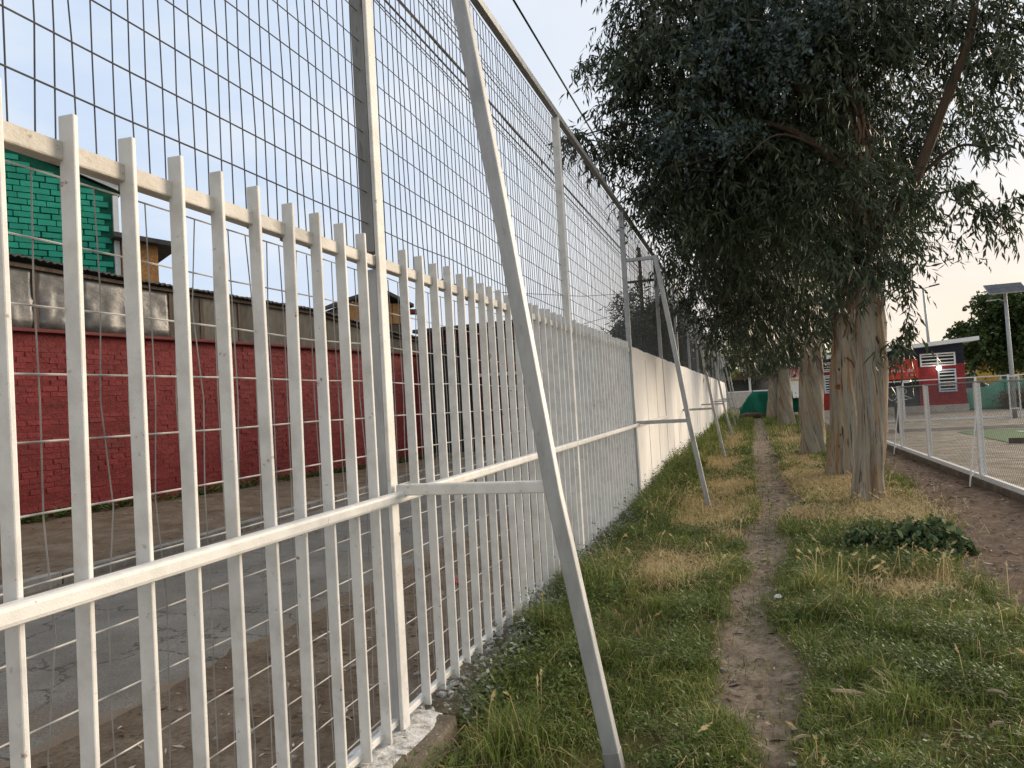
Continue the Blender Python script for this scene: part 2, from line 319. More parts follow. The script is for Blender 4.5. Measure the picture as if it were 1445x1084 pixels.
# ------------------------------------------------------------------ ground
PY = [0, 2.2, 3.2, 3.97, 4.75, 5.25, 5.9, 6.5, 7.35, 8.7, 9.8, 10.9, 15.6, 21.5, 30, 50]
PC = [.05, .05, .03, .0, -.06, -.11, -.12, -.02, .07, .05, .18, .34, .28, .30, .40, .5]
PW = [-.4, -.3, .03, .13, .22, .14, .12, .11, .15, .18, .14, .26, .25, .24, .2, .2]
def path_d(x, y):
    """signed: <0 inside the trodden path, in metres"""
    c = np.interp(y, PY, PC); hw = np.interp(y, PY, PW)
    wob = (fbm(x, y, .4, 21, 4)-.5)*.30
    return np.abs(x-c)-hw+wob
def track_edge(y): return np.interp(y, [0, 4, 5.7, 6.5, 9.3, 12.4, 17, 30], [2.2, 1.75, 1.66, 1.62, 2.02, 2.25, 2.55, 2.7])
STRAW = [(-.93, 7.0, .55, .75), (-.62, 10.6, .6, 1.6), (-.45, 13.5, .45, 1.6), (1.45, 10.6, .75, 1.7), (1.5, 13.2, .55, 1.8), (.9, 14., .5, 2.5), (1.1, 6.3, .35, .30),
         (.55, 10.0, .45, .7), (-.7, 18, .45, 2.5), (1.0, 18, .5, 3), (1.2, 26, .6, 6), (-.5, 26, .4, 5), (1.45, 6.6, .3, .25), (-.35, 8.6, .3, .5)]
def straw_m(x, y):
    s = np.zeros_like(np.asarray(x, float))
    for cx, cy, a, b in STRAW:
        s = np.maximum(s, 1-np.clip(np.hypot((x-cx)/a, (y-cy)/b), 0, 1.3)/1.3)
    return np.clip(s*1.55-.1+(fbm(x, y, .45, 5, 4)-.5)*1.7, 0, 1)*(s > .02)
def ground_h(x, y):
    x = np.asarray(x, float); y = np.asarray(y, float)
    near = sstep(-2.6, -1.9, x)*(1-sstep(3.4, 4.5, x))
    pd = path_d(x, y)
    h = (fbm(x, y, .8, 3, 4)-.5)*.07*near
    h += -.035*(1-sstep(-.1, .12, pd))*near
    h += .05*np.exp(-((x+1.45)/.35)**2)*sstep(3.4, 4.2, y)
    h += .07*np.exp(-((x+1.5)/.3)**2)*sstep(10, 12, y)
    h += -.10*np.exp(-((x+.6)/.4)**2)*sstep(8.5, 10.5, y)*(1-sstep(20, 25, y))
    street = 1-sstep(-2.2, -1.85, x)
    h = h*(1-street)+street*(-.02+(fbm(x, y, .7, 8, 4)-.5)*.05*(1-sstep(-3.35, -3.55, -(-x))*0))
    road = ((x > -9.5) & (x < -3.1))
    h = np.where(road & (x < -3.75), -.05, h)
    return h
xs = np.concatenate([[-600, -250, -100, -50, -30, -22, -18], np.arange(-16, -9, .5), np.arange(-9, -3.9, .4), np.arange(-3.9, -1.8, .1), np.arange(-1.8, 3.4, .06), np.arange(3.5, 14, .5), [15, 18, 24, 36, 60, 120, 280, 600]])
ys = np.concatenate([[-300, -80, -30, -12, -6, -3, -1, 0, 1], np.arange(1.6, 12, .07), np.arange(12, 30, .2), np.arange(30, 70, .7), [75, 85, 100, 130, 180, 280, 500, 900]])
gx, gy = np.meshgrid(xs, ys); nx, ny = len(xs), len(ys)
V = np.column_stack([gx.ravel(), gy.ravel(), ground_h(gx, gy).ravel()])
ii = (np.arange(ny-1)[:, None]*nx+np.arange(nx-1)[None, :]).ravel()
F = np.column_stack([ii, ii+1, ii+nx+1, ii+nx])
vx, vy = V[:, 0], V[:, 1]
pdv = path_d(vx, vy); trk = sstep(-.1, .15, vx-track_edge(vy)+(fbm(vx, vy, .6, 31, 3)-.5)*.5)*(vx < 3.35)
strip = (vx > -1.75) & (vx < 3.35)
worn = np.where(strip, (1-sstep(-.06, .10, pdv)), 0)
yard = sstep(3.2, 3.35, vx)
zone = np.column_stack([worn, np.maximum(trk, 0)*strip, yard])
green = np.where(strip, 1-np.maximum(worn, trk), 0)
m = bpy.data.materials.new('bare_earth'); m.use_nodes = True; t = m.node_tree; n = t.nodes; l = t.links; b = n['Principled BSDF']
b.inputs['Roughness'].default_value = .95; b.inputs['Specular IOR Level'].default_value = .1
pos = n.new('ShaderNodeNewGeometry').outputs['Position']
def gn(s_, d_, r_=.6):
    q = n.new('ShaderNodeTexNoise'); q.inputs['Scale'].default_value = s_; q.inputs['Detail'].default_value = d_; q.inputs['Roughness'].default_value = r_
    l.new(pos, q.inputs[0]); return q.outputs[0]
def ramp(f, cols):
    cr = n.new('ShaderNodeValToRGB'); el = cr.color_ramp.elements
    while len(el) < len(cols): el.new(.5)
    for e, (p, c) in zip(el, cols): e.position = p; e.color = (*c, 1)
    l.new(f, cr.inputs[0]); return cr.outputs[0]
def gm(f, a, c):
    q = n.new('ShaderNodeMix'); q.data_type = 'RGBA'; l.new(f, q.inputs[0]); l.new(a, q.inputs[6]); l.new(c, q.inputs[7]); return q.outputs[2]
az = n.new('ShaderNodeAttribute'); az.attribute_name = 'zone'; sp = n.new('ShaderNodeSeparateXYZ'); l.new(az.outputs['Vector'], sp.inputs[0])
ag = n.new('ShaderNodeAttribute'); ag.attribute_name = 'green'
nA, nB, nC = gn(2.2, 9, .65), gn(34, 6, .65), gn(7, 8)
base = ramp(nA, [(.3, (.115, .082, .055)), (.5, (.185, .14, .10)), (.7, (.26, .21, .16))])
moss = ramp(nC, [(.3, (.055, .055, .02)), (.55, (.115, .10, .042)), (.75, (.20, .155, .08))])
pathc = ramp(nC, [(.28, (.145, .112, .082)), (.5, (.25, .20, .155)), (.72, (.36, .305, .245))])
trkc = ramp(nC, [(.3, (.10, .068, .047)), (.55, (.17, .122, .09)), (.75, (.255, .20, .16))])
yardc = ramp(nA, [(.33, (.20, .185, .11)), (.46, (.30, .26, .205)), (.6, (.40, .36, .30)), (.72, (.50, .46, .40))])
c = gm(ag.outputs['Fac'], base, moss); c = gm(sp.outputs[0], c, pathc); c = gm(sp.outputs[1], c, trkc); c = gm(sp.outputs[2], c, yardc)
fine = ramp(nB, [(.32, (.55, .55, .55)), (.5, (1, 1, 1)), (.7, (1.25, 1.25, 1.25))])
q = n.new('ShaderNodeMix'); q.data_type = 'RGBA'; q.blend_type = 'MULTIPLY'; q.inputs[0].default_value = .8; l.new(c, q.inputs[6]); l.new(fine, q.inputs[7])
l.new(q.outputs[2], b.inputs['Base Color'])
bn = n.new('ShaderNodeBump'); bn.inputs['Strength'].default_value = .9; bn.inputs['Distance'].default_value = .03; l.new(gn(45, 8, .7), bn.inputs['Height']); l.new(bn.outputs[0], b.inputs['Normal'])
me = fast_mesh('ground', V, F, m, {'zone': zone, 'green': green}, smooth=True)
tag(link('ground', me), kind='structure', label='brown earth with a trodden path between fence and trees')

# road with its gutter and kerbs
rdx = lambda y, side: (-3.62+.035*(y-3) if side > 0 else -7.05-.10*(y-5)*(y > 5))
Vr = []; Fr = []; er = []
ry = np.concatenate([np.arange(-8, 26, .1), np.arange(26, 90, 2)])
us = [0, .02, .05, .1, .25, .4, .55, .7, .8, .87, .91, .94, .97, 1.0]
for i, y in enumerate(ry):
    xr = -3.42+.02*math.sin(y*1.3); xl = -7.0-.085*max(0, y-8)
    for u in us:
        Vr.append((xl+(xr-xl)*u, y, -.012+.035*math.sin(math.pi*u)+random.gauss(0, .0012)-(.055 if u > .98 else .014 if u > .95 else 0))); er.append(max(0, 1-u*14, 1-(1-u)*15))
nu = len(us)
for i in range(len(ry)-1):
    for k in range(nu-1): a_ = i*nu+k; Fr.append((a_, a_+1, a_+nu+1, a_+nu))
ta = M['asphalt'].node_tree; na, la = ta.nodes, ta.links; bs = na['Principled BSDF']
src = bs.inputs['Base Color'].links[0].from_socket
ga = na.new('ShaderNodeNewGeometry')
def an(sc_, det, ro=.6):
    q_ = na.new('ShaderNodeTexNoise'); q_.inputs['Scale'].default_value = sc_; q_.inputs['Detail'].default_value = det; q_.inputs['Roughness'].default_value = ro
    la.new(ga.outputs['Position'], q_.inputs[0]); return q_
def amap(x, lo, hi, o0=0., o1=1.):
    q_ = na.new('ShaderNodeMapRange'); q_.interpolation_type = 'SMOOTHSTEP'; la.new(x, q_.inputs[0])
    for i_, v_ in ((1, lo), (2, hi), (3, o0), (4, o1)): q_.inputs[i_].default_value = v_
    return q_.outputs[0]
def amix(f_, a_, b_, bt='MIX'):
    q_ = na.new('ShaderNodeMix'); q_.data_type = 'RGBA'; q_.blend_type = bt; la.new(f_, q_.inputs[0]) if not isinstance(f_, float) else setattr(q_.inputs[0], 'default_value', f_)
    la.new(a_, q_.inputs[6])
    if isinstance(b_, tuple): q_.inputs[7].default_value = (*b_, 1)
    else: la.new(b_, q_.inputs[7])
    return q_.outputs[2]
vo = na.new('ShaderNodeTexVoronoi'); vo.feature = 'DISTANCE_TO_EDGE'; vo.inputs['Scale'].default_value = .75
wv_ = na.new('ShaderNodeVectorMath'); wv_.operation = 'MULTIPLY_ADD'; la.new(an(2.5, 5).outputs['Color'], wv_.inputs[0]); wv_.inputs[1].default_value = (.7, .7, .7); la.new(ga.outputs['Position'], wv_.inputs[2]); la.new(wv_.outputs[0], vo.inputs['Vector'])
col_ = amix(amap(vo.outputs['Distance'], .012, .004, 0., .75), src, (.055, .045, .036))
gr = na.new('ShaderNodeValToRGB'); gr.color_ramp.elements[0].position = .36; gr.color_ramp.elements[0].color = (.55, .55, .55, 1); gr.color_ramp.elements[1].position = .64; gr.color_ramp.elements[1].color = (1.4, 1.4, 1.4, 1)
la.new(an(75, 5, .75).outputs[0], gr.inputs[0]); col_ = amix(.75, col_, gr.outputs[0], 'MULTIPLY')
ea = na.new('ShaderNodeAttribute'); ea.attribute_name = 'edge'; em = na.new('ShaderNodeMath'); em.operation = 'ADD'; la.new(ea.outputs['Fac'], em.inputs[0]); la.new(amap(an(3.2, 8, .65).outputs[0], .25, .75, -.45, .45), em.inputs[1])
col_ = amix(amap(em.outputs[0], .30, .62, 0., .95), col_, (.175, .132, .095)); la.new(col_, bs.inputs['Base Color'])
tag(link('road', fast_mesh('road', np.array(Vr), np.array(Fr), M['asphalt'], {'edge': np.array(er)}, smooth=True)), kind='structure', label='grey asphalt street beyond the white fence')
kr = empty('kerb', (0, 0, 0), kind='structure', label='low worn concrete kerb along the far side of the street')
kb = MB().box((0, 0, 0), (.16, .98, .14), j=.008).mesh('kerb_stone', M['kerb'])
for i in range(28):
    y = 1.5+i; o = link('kerb_stone', kb, kr, (-7.1-.085*max(0, y-8), y, .035+random.uniform(-.012, .012)), (0, 0, .085 if y > 8 else 0))

# ------------------------------------------------------------------ the tall white fence
FX = -1.62
POSTS = [-.8, 3.14, 7.03, 10.99, 15.2, 19.1, 23.1, 27.1, 31.1, 35.1, 39.1, 43.1, 47.1, 51.1, 55.1, 59.1]
fence = empty('steel_fence', (FX, 3.14, .12), label='tall white steel fence with pickets below and wire mesh above, running along the street', cat='fence')
fence_off = -Vector((FX, 3.14, .12))
def fpart(mb, name, mt, bevel=0, **k):
    o = mb.build(name, mt, fence, bevel, **k); o.location = fence_off; return o
pm = MB().box((0, 0, 0), (.048, .017, 2.29)).mesh('picket', M['paint'])
bm_ = bmesh.new(); bm_.from_mesh(pm); bmesh.ops.bevel(bm_, geom=bm_.edges[:], offset=.004, segments=2, affect='EDGES', profile=.5); bm_.to_mesh(pm); bm_.free()
py_ = [2.976-.1902*i for i in range(15)]+[3.40+.1905*i for i in range(19)]+[7.26+.1905*i for i in range(19)]
for y in py_:
    if y < .25: continue
    o = link('picket', pm, fence, Vector((FX-.006, y+random.uniform(-.006, .006), 1.275+random.uniform(-.012, .012)))+fence_off, (R(random.uniform(-.35, .35)), R(random.uniform(-.3, .3)), R(random.uniform(-4, 4))))
fpart(MB().beam([(FX+.05, -1.2, 1.205), (FX+.05, 5, 1.205), (FX+.05, 10.99, 1.205), (FX+.05, 15.1, 1.19)], .05, .05, (1, 0, 0)), 'mid_rail', M['paint'], .012)
fpart(MB().beam([(FX-.035, -1.2, 2.318), (FX-.035, 10.97, 2.318)], .052, .05, (1, 0, 0)), 'upper_rail', M['paintworn'], .006)
fpart(MB().beam([(FX-.03, -1.2, .165), (FX-.03, 3.1, .165), (FX-.03, 10.97, .15)], .03, .03, (1, 0, 0)), 'bottom_rail', M['paint'], .004)
fpart(MB().beam([(FX-.005, -1.2, 4.435), (FX-.005, 60, 4.435)], .06, .055, (1, 0, 0)), 'top_rail', M['galv'], .006)
for i, y in enumerate(POSTS):
    z0 = .05 if y < 10.5 else 0.
    if y < 5:
        fpart(MB().box((FX+.002, y, (z0+4.41)/2), (.02, .075, 4.41-z0)), 'post', M['paint'], .006)
        fpart(MB().box((FX-.042, y-.002, (2.36+4.41)/2), (.066, .07, 4.41-2.36)), 'post_core', M['oldsteel'], .005)
        fpart(MB().box((FX-.036, y-.002, (z0+2.28)/2), (.054, .06, 2.28-z0)), 'post_core', M['galv'], .005)
    else:
        fpart(MB().box((FX-.015, y, (z0+4.41)/2), (.07, .07, 4.41-z0)), 'post', M['galv'] if y > 8 else M['paint'], .006)
# welds and paint drips on the upper rail
wd = MB()
for y in py_:
    if .25 < y < 9: wd.box((FX-.03, y+.016, 2.318+random.uniform(-.01, .01)), (.03, .02, .056+random.uniform(-.01, .02)), j=.004)
fpart(wd, 'weld_beads', M['oldsteel'], kind='stuff')
# wire mesh, one per bay
def wire_panel(y0, y1, z0, z1, x, dv, dh, lod, wob=.0035, r=.0029, hb=None):
    mb = MB(); n_ = 3 if lod > 0 else 4
    k = int(round((y1-y0)/dv)); seg = 7 if lod == 0 else 2
    for i in range(1, k):
        y = y0+(y1-y0)*i/k+random.gauss(0, .004); kink = random.random() < .08; kz = random.randint(1, seg-1); kd = random.choice((-1, 1))*random.uniform(.008, .02)
        pts = []
        for s in range(seg+1):
            z = z0+(z1-z0)*s/seg
            pts.append((x+random.gauss(0, wob*.6), y+random.gauss(0, wob)+(kd if kink and s == kz else 0), z))
        mb.tube(pts, r, n_, False)
    k = int(round((z1-z0)/dh)); vb = mb; mb = hb or mb
    for i in range(k+1):
        z = z0+(z1-z0)*i/k; sg = 8 if lod == 0 else 2
        mb.tube([(x+.006+random.gauss(0, .002), y0+(y1-y0)*s/sg, z+random.gauss(0, .003)-.006*math.sin(math.pi*s/sg)) for s in range(sg+1)], r*1.1, n_, False)
    return vb
for i in range(len(POSTS)-1):
    y0, y1 = POSTS[i]+.03, POSTS[i+1]-.03
    lod = 0 if i < 2 else 1
    z0 = 2.352 if i < 3 else 2.40
    fpart(wire_panel(y0, y1, z0, 4.40, FX-.045, .0635 if i < 7 else .13, .149, lod), 'wire_mesh', M['wire'], kind='stuff')
    if i < 3:
        hb_ = MB(); fpart(wire_panel(y0, y1, .2, 2.27, FX-.075, .0635*1.5, .172, lod, .007, .0026, hb_), 'wire_mesh', M['wiregrey'], kind='stuff')
        fpart(hb_, 'wire_mesh', M['wirewhite'], kind='stuff')
# raking braces
def brace(y, mt, foot=(-.62, -.06), top=3.69):
    f = Vector((0, 0, 0))
    leg = MB().beam([(-1.175, y, top), (-1.0, y, 2.45), (-.835, y, 1.2), (foot[0], y, foot[1])], .068, .068, (0, 1, 0)).build('brace', mt, fence, .008); leg.location = fence_off
    MB().beam([(foot[0]-.03, y, foot[1]+.17), (foot[0]+.003, y, foot[1]-.03)], .072, .072, (0, 1, 0)).build('brace_foot', M['oldsteel'], leg, .004)
    a = MB().beam([(FX+.03, y, 1.235), (-.862, y, 1.235)], .052, .05, (0, 1, 0)).build('tie_bar', M['paint'] if y < 5 else mt, leg, .006)
    a = MB().beam([(FX+.02, y, top-.03), (-1.20, y, top-.03)], .05, .05, (0, 1, 0)).build('tie_bar', mt, leg, .006)
brace(3.14, M['galv'])
for y, z in ((10.99, -.14), (19.1, -.14), (27.1, -.05), (35.1, -.05), (43.1, -.05), (51.1, -.05)): brace(y, M['galv'] if y < 12 else M['galv'], (-.62+(.04 if y > 25 else 0), z))

# white panel wall below the mesh, further along
pw = empty('panel_wall', (FX, 11, 0), label='white rendered panel wall under the wire mesh beyond the pickets', cat='wall')
jy = [11.06, 15.2, 19.1, 23.1, 27.1, 31.1, 35.1, 39.1, 43.1, 47.1, 51.1, 55.1, 59.1]
for a, b_ in zip(jy, jy[1:]):
    mb = MB(); k = 9; lean = random.uniform(-.015, .015)
    V_ = []; F_ = []
    for s, xo in ((0, .02), (1, -.07)):
        for i in range(k+1):
            y = a+.022+(b_-a-.044)*i/k
            for z in (-.1, .8, 1.6, 2.37+random.uniform(-.012, .012)):
                V_.append((FX+xo+lean*z/2+ (random.uniform(-.006, .006) if s == 0 else 0), y, z))
    nf = (k+1)*4
    for i in range(k):
        for j in range(3):
            p = i*4+j; F_.append((p, p+4, p+5, p+1)); F_.append((nf+p, nf+p+1, nf+p+5, nf+p+4))
        F_.append((i*4+3, i*4+7, nf+i*4+7, nf+i*4+3))
    F_.append((0, 1, nf+1, nf)); F_.append((1, 2, nf+2, nf+1)); F_.append((2, 3, nf+3, nf+2))
    e = k*4; F_ += [(e, nf+e, nf+e+1, e+1), (e+1, nf+e+1, nf+e+2, e+2), (e+2, nf+e+2, nf+e+3, e+3)]
    o = mb.add(V_, F_).build('wall_panel', M['wallpaint'], pw); o.location = (-FX, -11, 0)
    sb = MB()
    for i in range(1, 3):
        yy = a+(b_-a)*i/3; sb.box((FX+.023, yy, 1.13), (.006, .018, 2.2))
    o = sb.build('joint_strip', M['wallpaint'], pw, .003); o.location = (-FX, -11, 0)

# concrete footing under the pickets
def footing(y0, y1, xa, xb, top, mt, step, rough_, name, lab):
    ys_ = np.arange(y0, y1+1e-6, step); prof = [(xa, -.12), (xa, top-.02), (xa-.015, top), ((xa+xb)/2, top+.004), (xb, top), (xb, -.12)]
    V_ = []; F_ = []
    for y in ys_:
        for (x, z) in prof:
            V_.append((x+random.gauss(0, rough_), y, z+random.gauss(0, rough_*.8)))
    p = len(prof)
    for i in range(len(ys_)-1):
        for j in range(p-1): q_ = i*p+j; F_.append((q_, q_+p, q_+p+1, q_+1))
    F_.append(tuple(range(p))); F_.append(tuple((len(ys_)-1)*p+j for j in range(p-1, -1, -1)))
    return MB().add(V_, F_).build(name, mt, None, kind='structure', label=lab)
footing(-1, 3.38, -1.425, -1.80, .118, M['concrete'], .12, .006, 'concrete_footing', 'brown concrete footing under the nearest pickets')
footing(3.42, 11, -1.52, -1.80, .085, M['concrete'], .12, .012, 'rough_footing', 'rough low footing along the fence half covered by weeds')
# paint-splashed mortar along the picket feet
sp_ = MB()
for y in np.arange(.6, 11, .045):
    for k in range(2):
        s = random.uniform(.008, .026)
        sp_.box((FX+random.uniform(-.12, .10), y+random.uniform(-.03, .03), (.12 if y < 3.4 else .09)+random.uniform(-.012, .008)), (s*1.6, s*1.9, s*.7), rz=random.uniform(0, 3), j=s*.28)
sp_.build('mortar_crumbs', M['splash'], None, kind='stuff', label='white paint splashed mortar crumbs at the feet of the pickets')
V_ = []; F_ = []
fy = np.arange(.4, 3.36, .035)
for y in fy:
    w0 = .10+.07*vnoise(np.array([y]), np.array([0.]), .18, 5)[0]; w1 = .02+.06*vnoise(np.array([y]), np.array([3.]), .12, 6)[0]
    for j in range(8):
        u = j/7; V_.append((FX-.14+(.14+w0-w1*.5)*u, y, .1235+random.uniform(0, .012)*math.sin(math.pi*min(1, .12+u*.85))-(.006 if j in (0, 7) else 0)))
for i in range(len(fy)-1):
    for j in range(7): q_ = i*8+j; F_.append((q_, q_+1, q_+9, q_+8))
MB().add(V_, F_).build('mortar_bed', M['splash'], None, kind='structure', label='white splashed mortar bed on top of the footing')

# ------------------------------------------------------------------ across the street: red brick wall with a lean-to strip on top
A = Vector((-13.22, 8.0, 0)); D = Vector((2.17, 13.1, 0)).normalized(); Nn = Vector((D.y, -D.x, 0))
ang = math.atan2(D.y, D.x)
rw = empty('brick_wall', A, ang, label='long red painted brick wall across the street', cat='wall')
LEN, HT = 15.9, 3.5
MB().box((LEN/2, .12, HT/2-.1), (LEN, .20, HT+.2)).build('mortar_core', M['redmortar'], rw)
bms = []
for k in range(8):
    bm = bmesh.new(); bm.from_mesh(MB().box((0, 0, 0), (.297, .06, .105), j=.009).mesh('brick', M['redbrick']))
    bmesh.ops.bevel(bm, geom=bm.edges[:], offset=.008, segments=1, affect='EDGES')
    me = bpy.data.meshes.new('brick'); bm.to_mesh(me); bm.free(); me.materials.append(M['redbrick']); bms.append(me)
rows = int(HT/.108); extra_v, extra_f = [], []
cnt = 0; spots_ = []
for r_ in range(rows):
    for c_ in range(int(LEN/.3)+1):
        x = .15+c_*.3+(.15 if r_ % 2 else 0)
        if x > LEN-.1: continue
        spots_.append((x, .055+r_*.108))
spots_.sort(key=lambda s: abs(s[0]-3.6))
parts_n = 296
ex = MB()
for i, (x, z) in enumerate(spots_):
    dy = .030+random.choice((.0, .002, .004, .006, .010))+random.uniform(-.002, .002)
    if i < parts_n:
        link('brick', bms[i % 8], rw, (x+random.uniform(-.006, .006), .01+dy, z+random.uniform(-.005, .005)), (random.uniform(-.06, .06), random.uniform(-.012, .012), random.uniform(-.02, .02)))
    else:
        ex.box((x+random.uniform(-.006, .006), .01+dy, z+random.uniform(-.005, .005)), (.297, .06, .105), rz=random.uniform(-.02, .02), j=.008)
ex.build('bricks', M['redbrick'], rw, kind='stuff')
MB().box((LEN/2, .05, HT+.03), (LEN, .34, .07), j=.01).build('coping', M['housered'], rw)
# lean-to: posts, sheets and plastic, corrugated roof edge
lt = empty('lean_to_shed', A+Vector((0, 0, HT+.07)), ang, label='makeshift lean-to of grey sheets and plastic on top of the red wall', cat='shed')
def ztop(s): return float(np.interp(s, [0, 2.4, 5, 10.4, 14.4, 16], [1.32, 1.31, 1.15, 1.02, .56, .50]))
s = .0; k = 0
widths = [.75, 1.0, .95, .9, 1.1, 1.0, .85, 1.15, .95, 1.05, .9, 1.1, 1.0, 1.0, .9, 1.2]
for wd_ in widths:
    if s+wd_ > LEN: break
    h0, h1 = ztop(s)-.03, ztop(s+wd_)-.03
    film = k in (1, 2, 3, 4, 5)
    nxg = 8; Vp = []; Fp = []
    for zz in range(7):
        for xx in range(nxg+1):
            u = xx/nxg; hh = h0+(h1-h0)*u
            bul = (random.gauss(0, .022) if film and zz < 5 else random.gauss(0, .004))
            Vp.append((s+.012+(wd_-.024)*u, .14+bul-(.05 if film and zz < 3 else 0)*math.sin(u*3.1), .0+hh*zz/6))
    for zz in range(6):
        for xx in range(nxg): q_ = zz*(nxg+1)+xx; Fp.append((q_, q_+1, q_+nxg+2, q_+nxg+1))
    o = MB().add(Vp, Fp).build('plastic_sheet' if film else 'fibre_panel', M['plastic'] if film else M['fibre'], lt, smooth=film)
    sm = o.modifiers.new('solid', 'SOLIDIFY'); sm.thickness = .006
    MB().box((s, .16, h0/2), (.09, .09, h0), j=.006).build('timber_post', M['timber'], lt)
    s += wd_; k += 1
seg = 80; Vp = []; Fp = []
for i in range(seg*3+1):
    x = LEN*i/(seg*3); z = ztop(x)+.03
    ph = math.sin(i/(seg*3)*LEN/.12*2*math.pi)*.022
    Vp += [(x, -.06, z+ph), (x, 2.6, z+.22+ph)]
for i in range(seg*3): Fp.append((i*2, i*2+2, i*2+3, i*2+1))
o = MB().add(Vp, Fp).build('roof_sheet', M['roofdark'], lt); sm = o.modifiers.new('solid', 'SOLIDIFY'); sm.thickness = .03
MB().beam([(0, .08, ztop(0)-.04), (5, .08, ztop(5)-.04), (10.4, .08, ztop(10.4)-.04), (14.4, .08, ztop(14.4)-.04), (LEN, .08, ztop(LEN)-.04)], .05, .07, (0, 0, 1)).build('eaves_rail', M['timber'], lt)

# green brick house behind
GA = Vector((-16.05, 12.93, 0)); GD = Vector((.545, .839, 0)).normalized(); gang = math.atan2(GD.y, GD.x)
gh = empty('brick_house', GA+Vector((0, 0, 0)), gang, label='bright green painted brick house with white gable boards behind the lean-to', cat='house')
G0, G1 = -6.2, 2.02
def gtop(u): return 8.62-.36*max(0, u+.6) if u > -2 else 9.12-.36*(-2-u)
MB().prism([(G0, .1, 0), (G1, .1, 0), (G1, .1, gtop(G1)-.06), (-2., .1, gtop(-2)-.06), (G0, .1, gtop(G0)-.06)], (0, 6, 0)).build('wall', M['greenmortar'], gh)
gbm = []
for k in range(5):
    bm = bmesh.new(); bm.from_mesh(MB().box((0, 0, 0), (.365, .1, .132), j=.005).mesh('brick')); bmesh.ops.bevel(bm, geom=bm.edges[:], offset=.008, segments=1, affect='EDGES')
    me = bpy.data.meshes.new('brick'); bm.to_mesh(me); bm.free(); me.materials.append(M['greenbrick']); gbm.append(me)
halfb = MB().box((0, 0, 0), (.17, .1, .132), j=.005).mesh('brick', M['greenbrick'])
k = 0
for r_ in range(40):
    z = 4.6+.075+r_*.15
    off = (.0, .19, .10, .26)[r_ % 4]
    for c_ in range(-7, 8):
        x = off+c_*.385+random.uniform(-.008, .008)
        if x+.19 > G1-.01 or z+.1 > gtop(x+.19)-.12 or x < -1.7: continue
        link('brick', gbm[k % 5], gh, (x, .085+random.uniform(-.006, .006), z+random.uniform(-.004, .004)), (0, 0, random.uniform(-.01, .01))); k += 1
MB().beam([(-2.15, .0, gtop(-2)+.10), (G1+.28, .0, gtop(G1)-.0)], .20, .05, (0, 1, 0)).build('barge_board', M['whiteboard'], gh)
MB().beam([(-2.15, .0, gtop(-2)+.10), (G0-.2, .0, gtop(G0))], .20, .05, (0, 1, 0)).build('barge_board', M['whiteboard'], gh)
MB().box((G1+.06, .06, gtop(G1)/2-.1), (.12, .14, gtop(G1)-.2)).build('corner_board', M['whiteboard'], gh)
rf = MB()
rf.prism([(-2.1, -.15, gtop(-2)+.17), (G1+.35, -.15, gtop(G1)+.06), (G1+.35, -.15, gtop(G1)+.1), (-2.1, -.15, gtop(-2)+.23)], (0, 6.5, 0))
rf.prism([(-2.1, -.15, gtop(-2)+.17), (G0-.3, -.15, gtop(G0)+.06), (G0-.3, -.15, gtop(G0)+.1), (-2.1, -.15, gtop(-2)+.23)], (0, 6.5, 0))
rf.build('roof', M['roofdark'], gh)
# strand-board hut
hb = empty('board_hut', (-14.6, 15.0, 0), gang, label='small hut of brown strand board with a dark flat roof beside the green house', cat='hut')
MB().box((.05, .6, 3.0), (.86, 1.2, 6.0)).build('post_frame', M['timber'], hb)
for i in range(2): MB().box((-.165+.43*i, -.015, 5.55), (.42, .02, 1.5)).build('board_panel', M['osb'], hb)
MB().prism([(-.6, -.35, 6.34), (.95, -.35, 6.20), (.95, -.35, 6.32), (-.6, -.35, 6.46)], (0, 2.2, 0)).build('roof', M['roofdark'], hb)
# little shack roofs peeping over the lean-to
sk = empty('wooden_shack', (-14.6, 26.5, 0), .9, label='brown plank shack with a dark gable roof rising beyond the lean-to', cat='shack')
MB().box((0, 0, 2.9), (2.6, 2.4, 5.8)).build('wall', M['timber'], sk)
for i in range(9): MB().box((-1.2+.3*i, -1.22, 5.5), (.27, .03, .8), j=.006).build('plank', M['osb'] if i > 0 else M['timber'], sk)
MB().prism([(-1.5, -1.45, 5.8), (0.2, -1.45, 6.35), (1.6, -1.45, 5.75), (1.6, -1.45, 5.88), (.2, -1.45, 6.5), (-1.5, -1.45, 5.93)], (0, 2.9, 0)).build('roof', M['roofdark'], sk)
MB().box((1.75, -1.0, 5.62), (.7, .5, .16)).build('roof_tile', M['redbrick'], sk)
# dark gate
gt = empty('driveway_gate', (-10.72, 24.0, 0), 0, label='tall black ribbed steel gate at the end of the red wall', cat='gate')
MB().box((.92, .05, 1.9), (1.84, .02, 3.6)).build('back_sheet', M['gate'], gt)
sl = MB().box((0, 0, 0), (.07, .04, 3.55)).mesh('slat', M['gate'])
for i in range(14): link('slat', sl, gt, (.07+i*.131, .02, 1.9))
MB().box((.92, .0, 3.72), (1.9, .1, .08)).build('gate_rail', M['gate'], gt); MB().box((.92, .0, .11), (1.9, .1, .08)).build('gate_rail', M['gate'], gt)
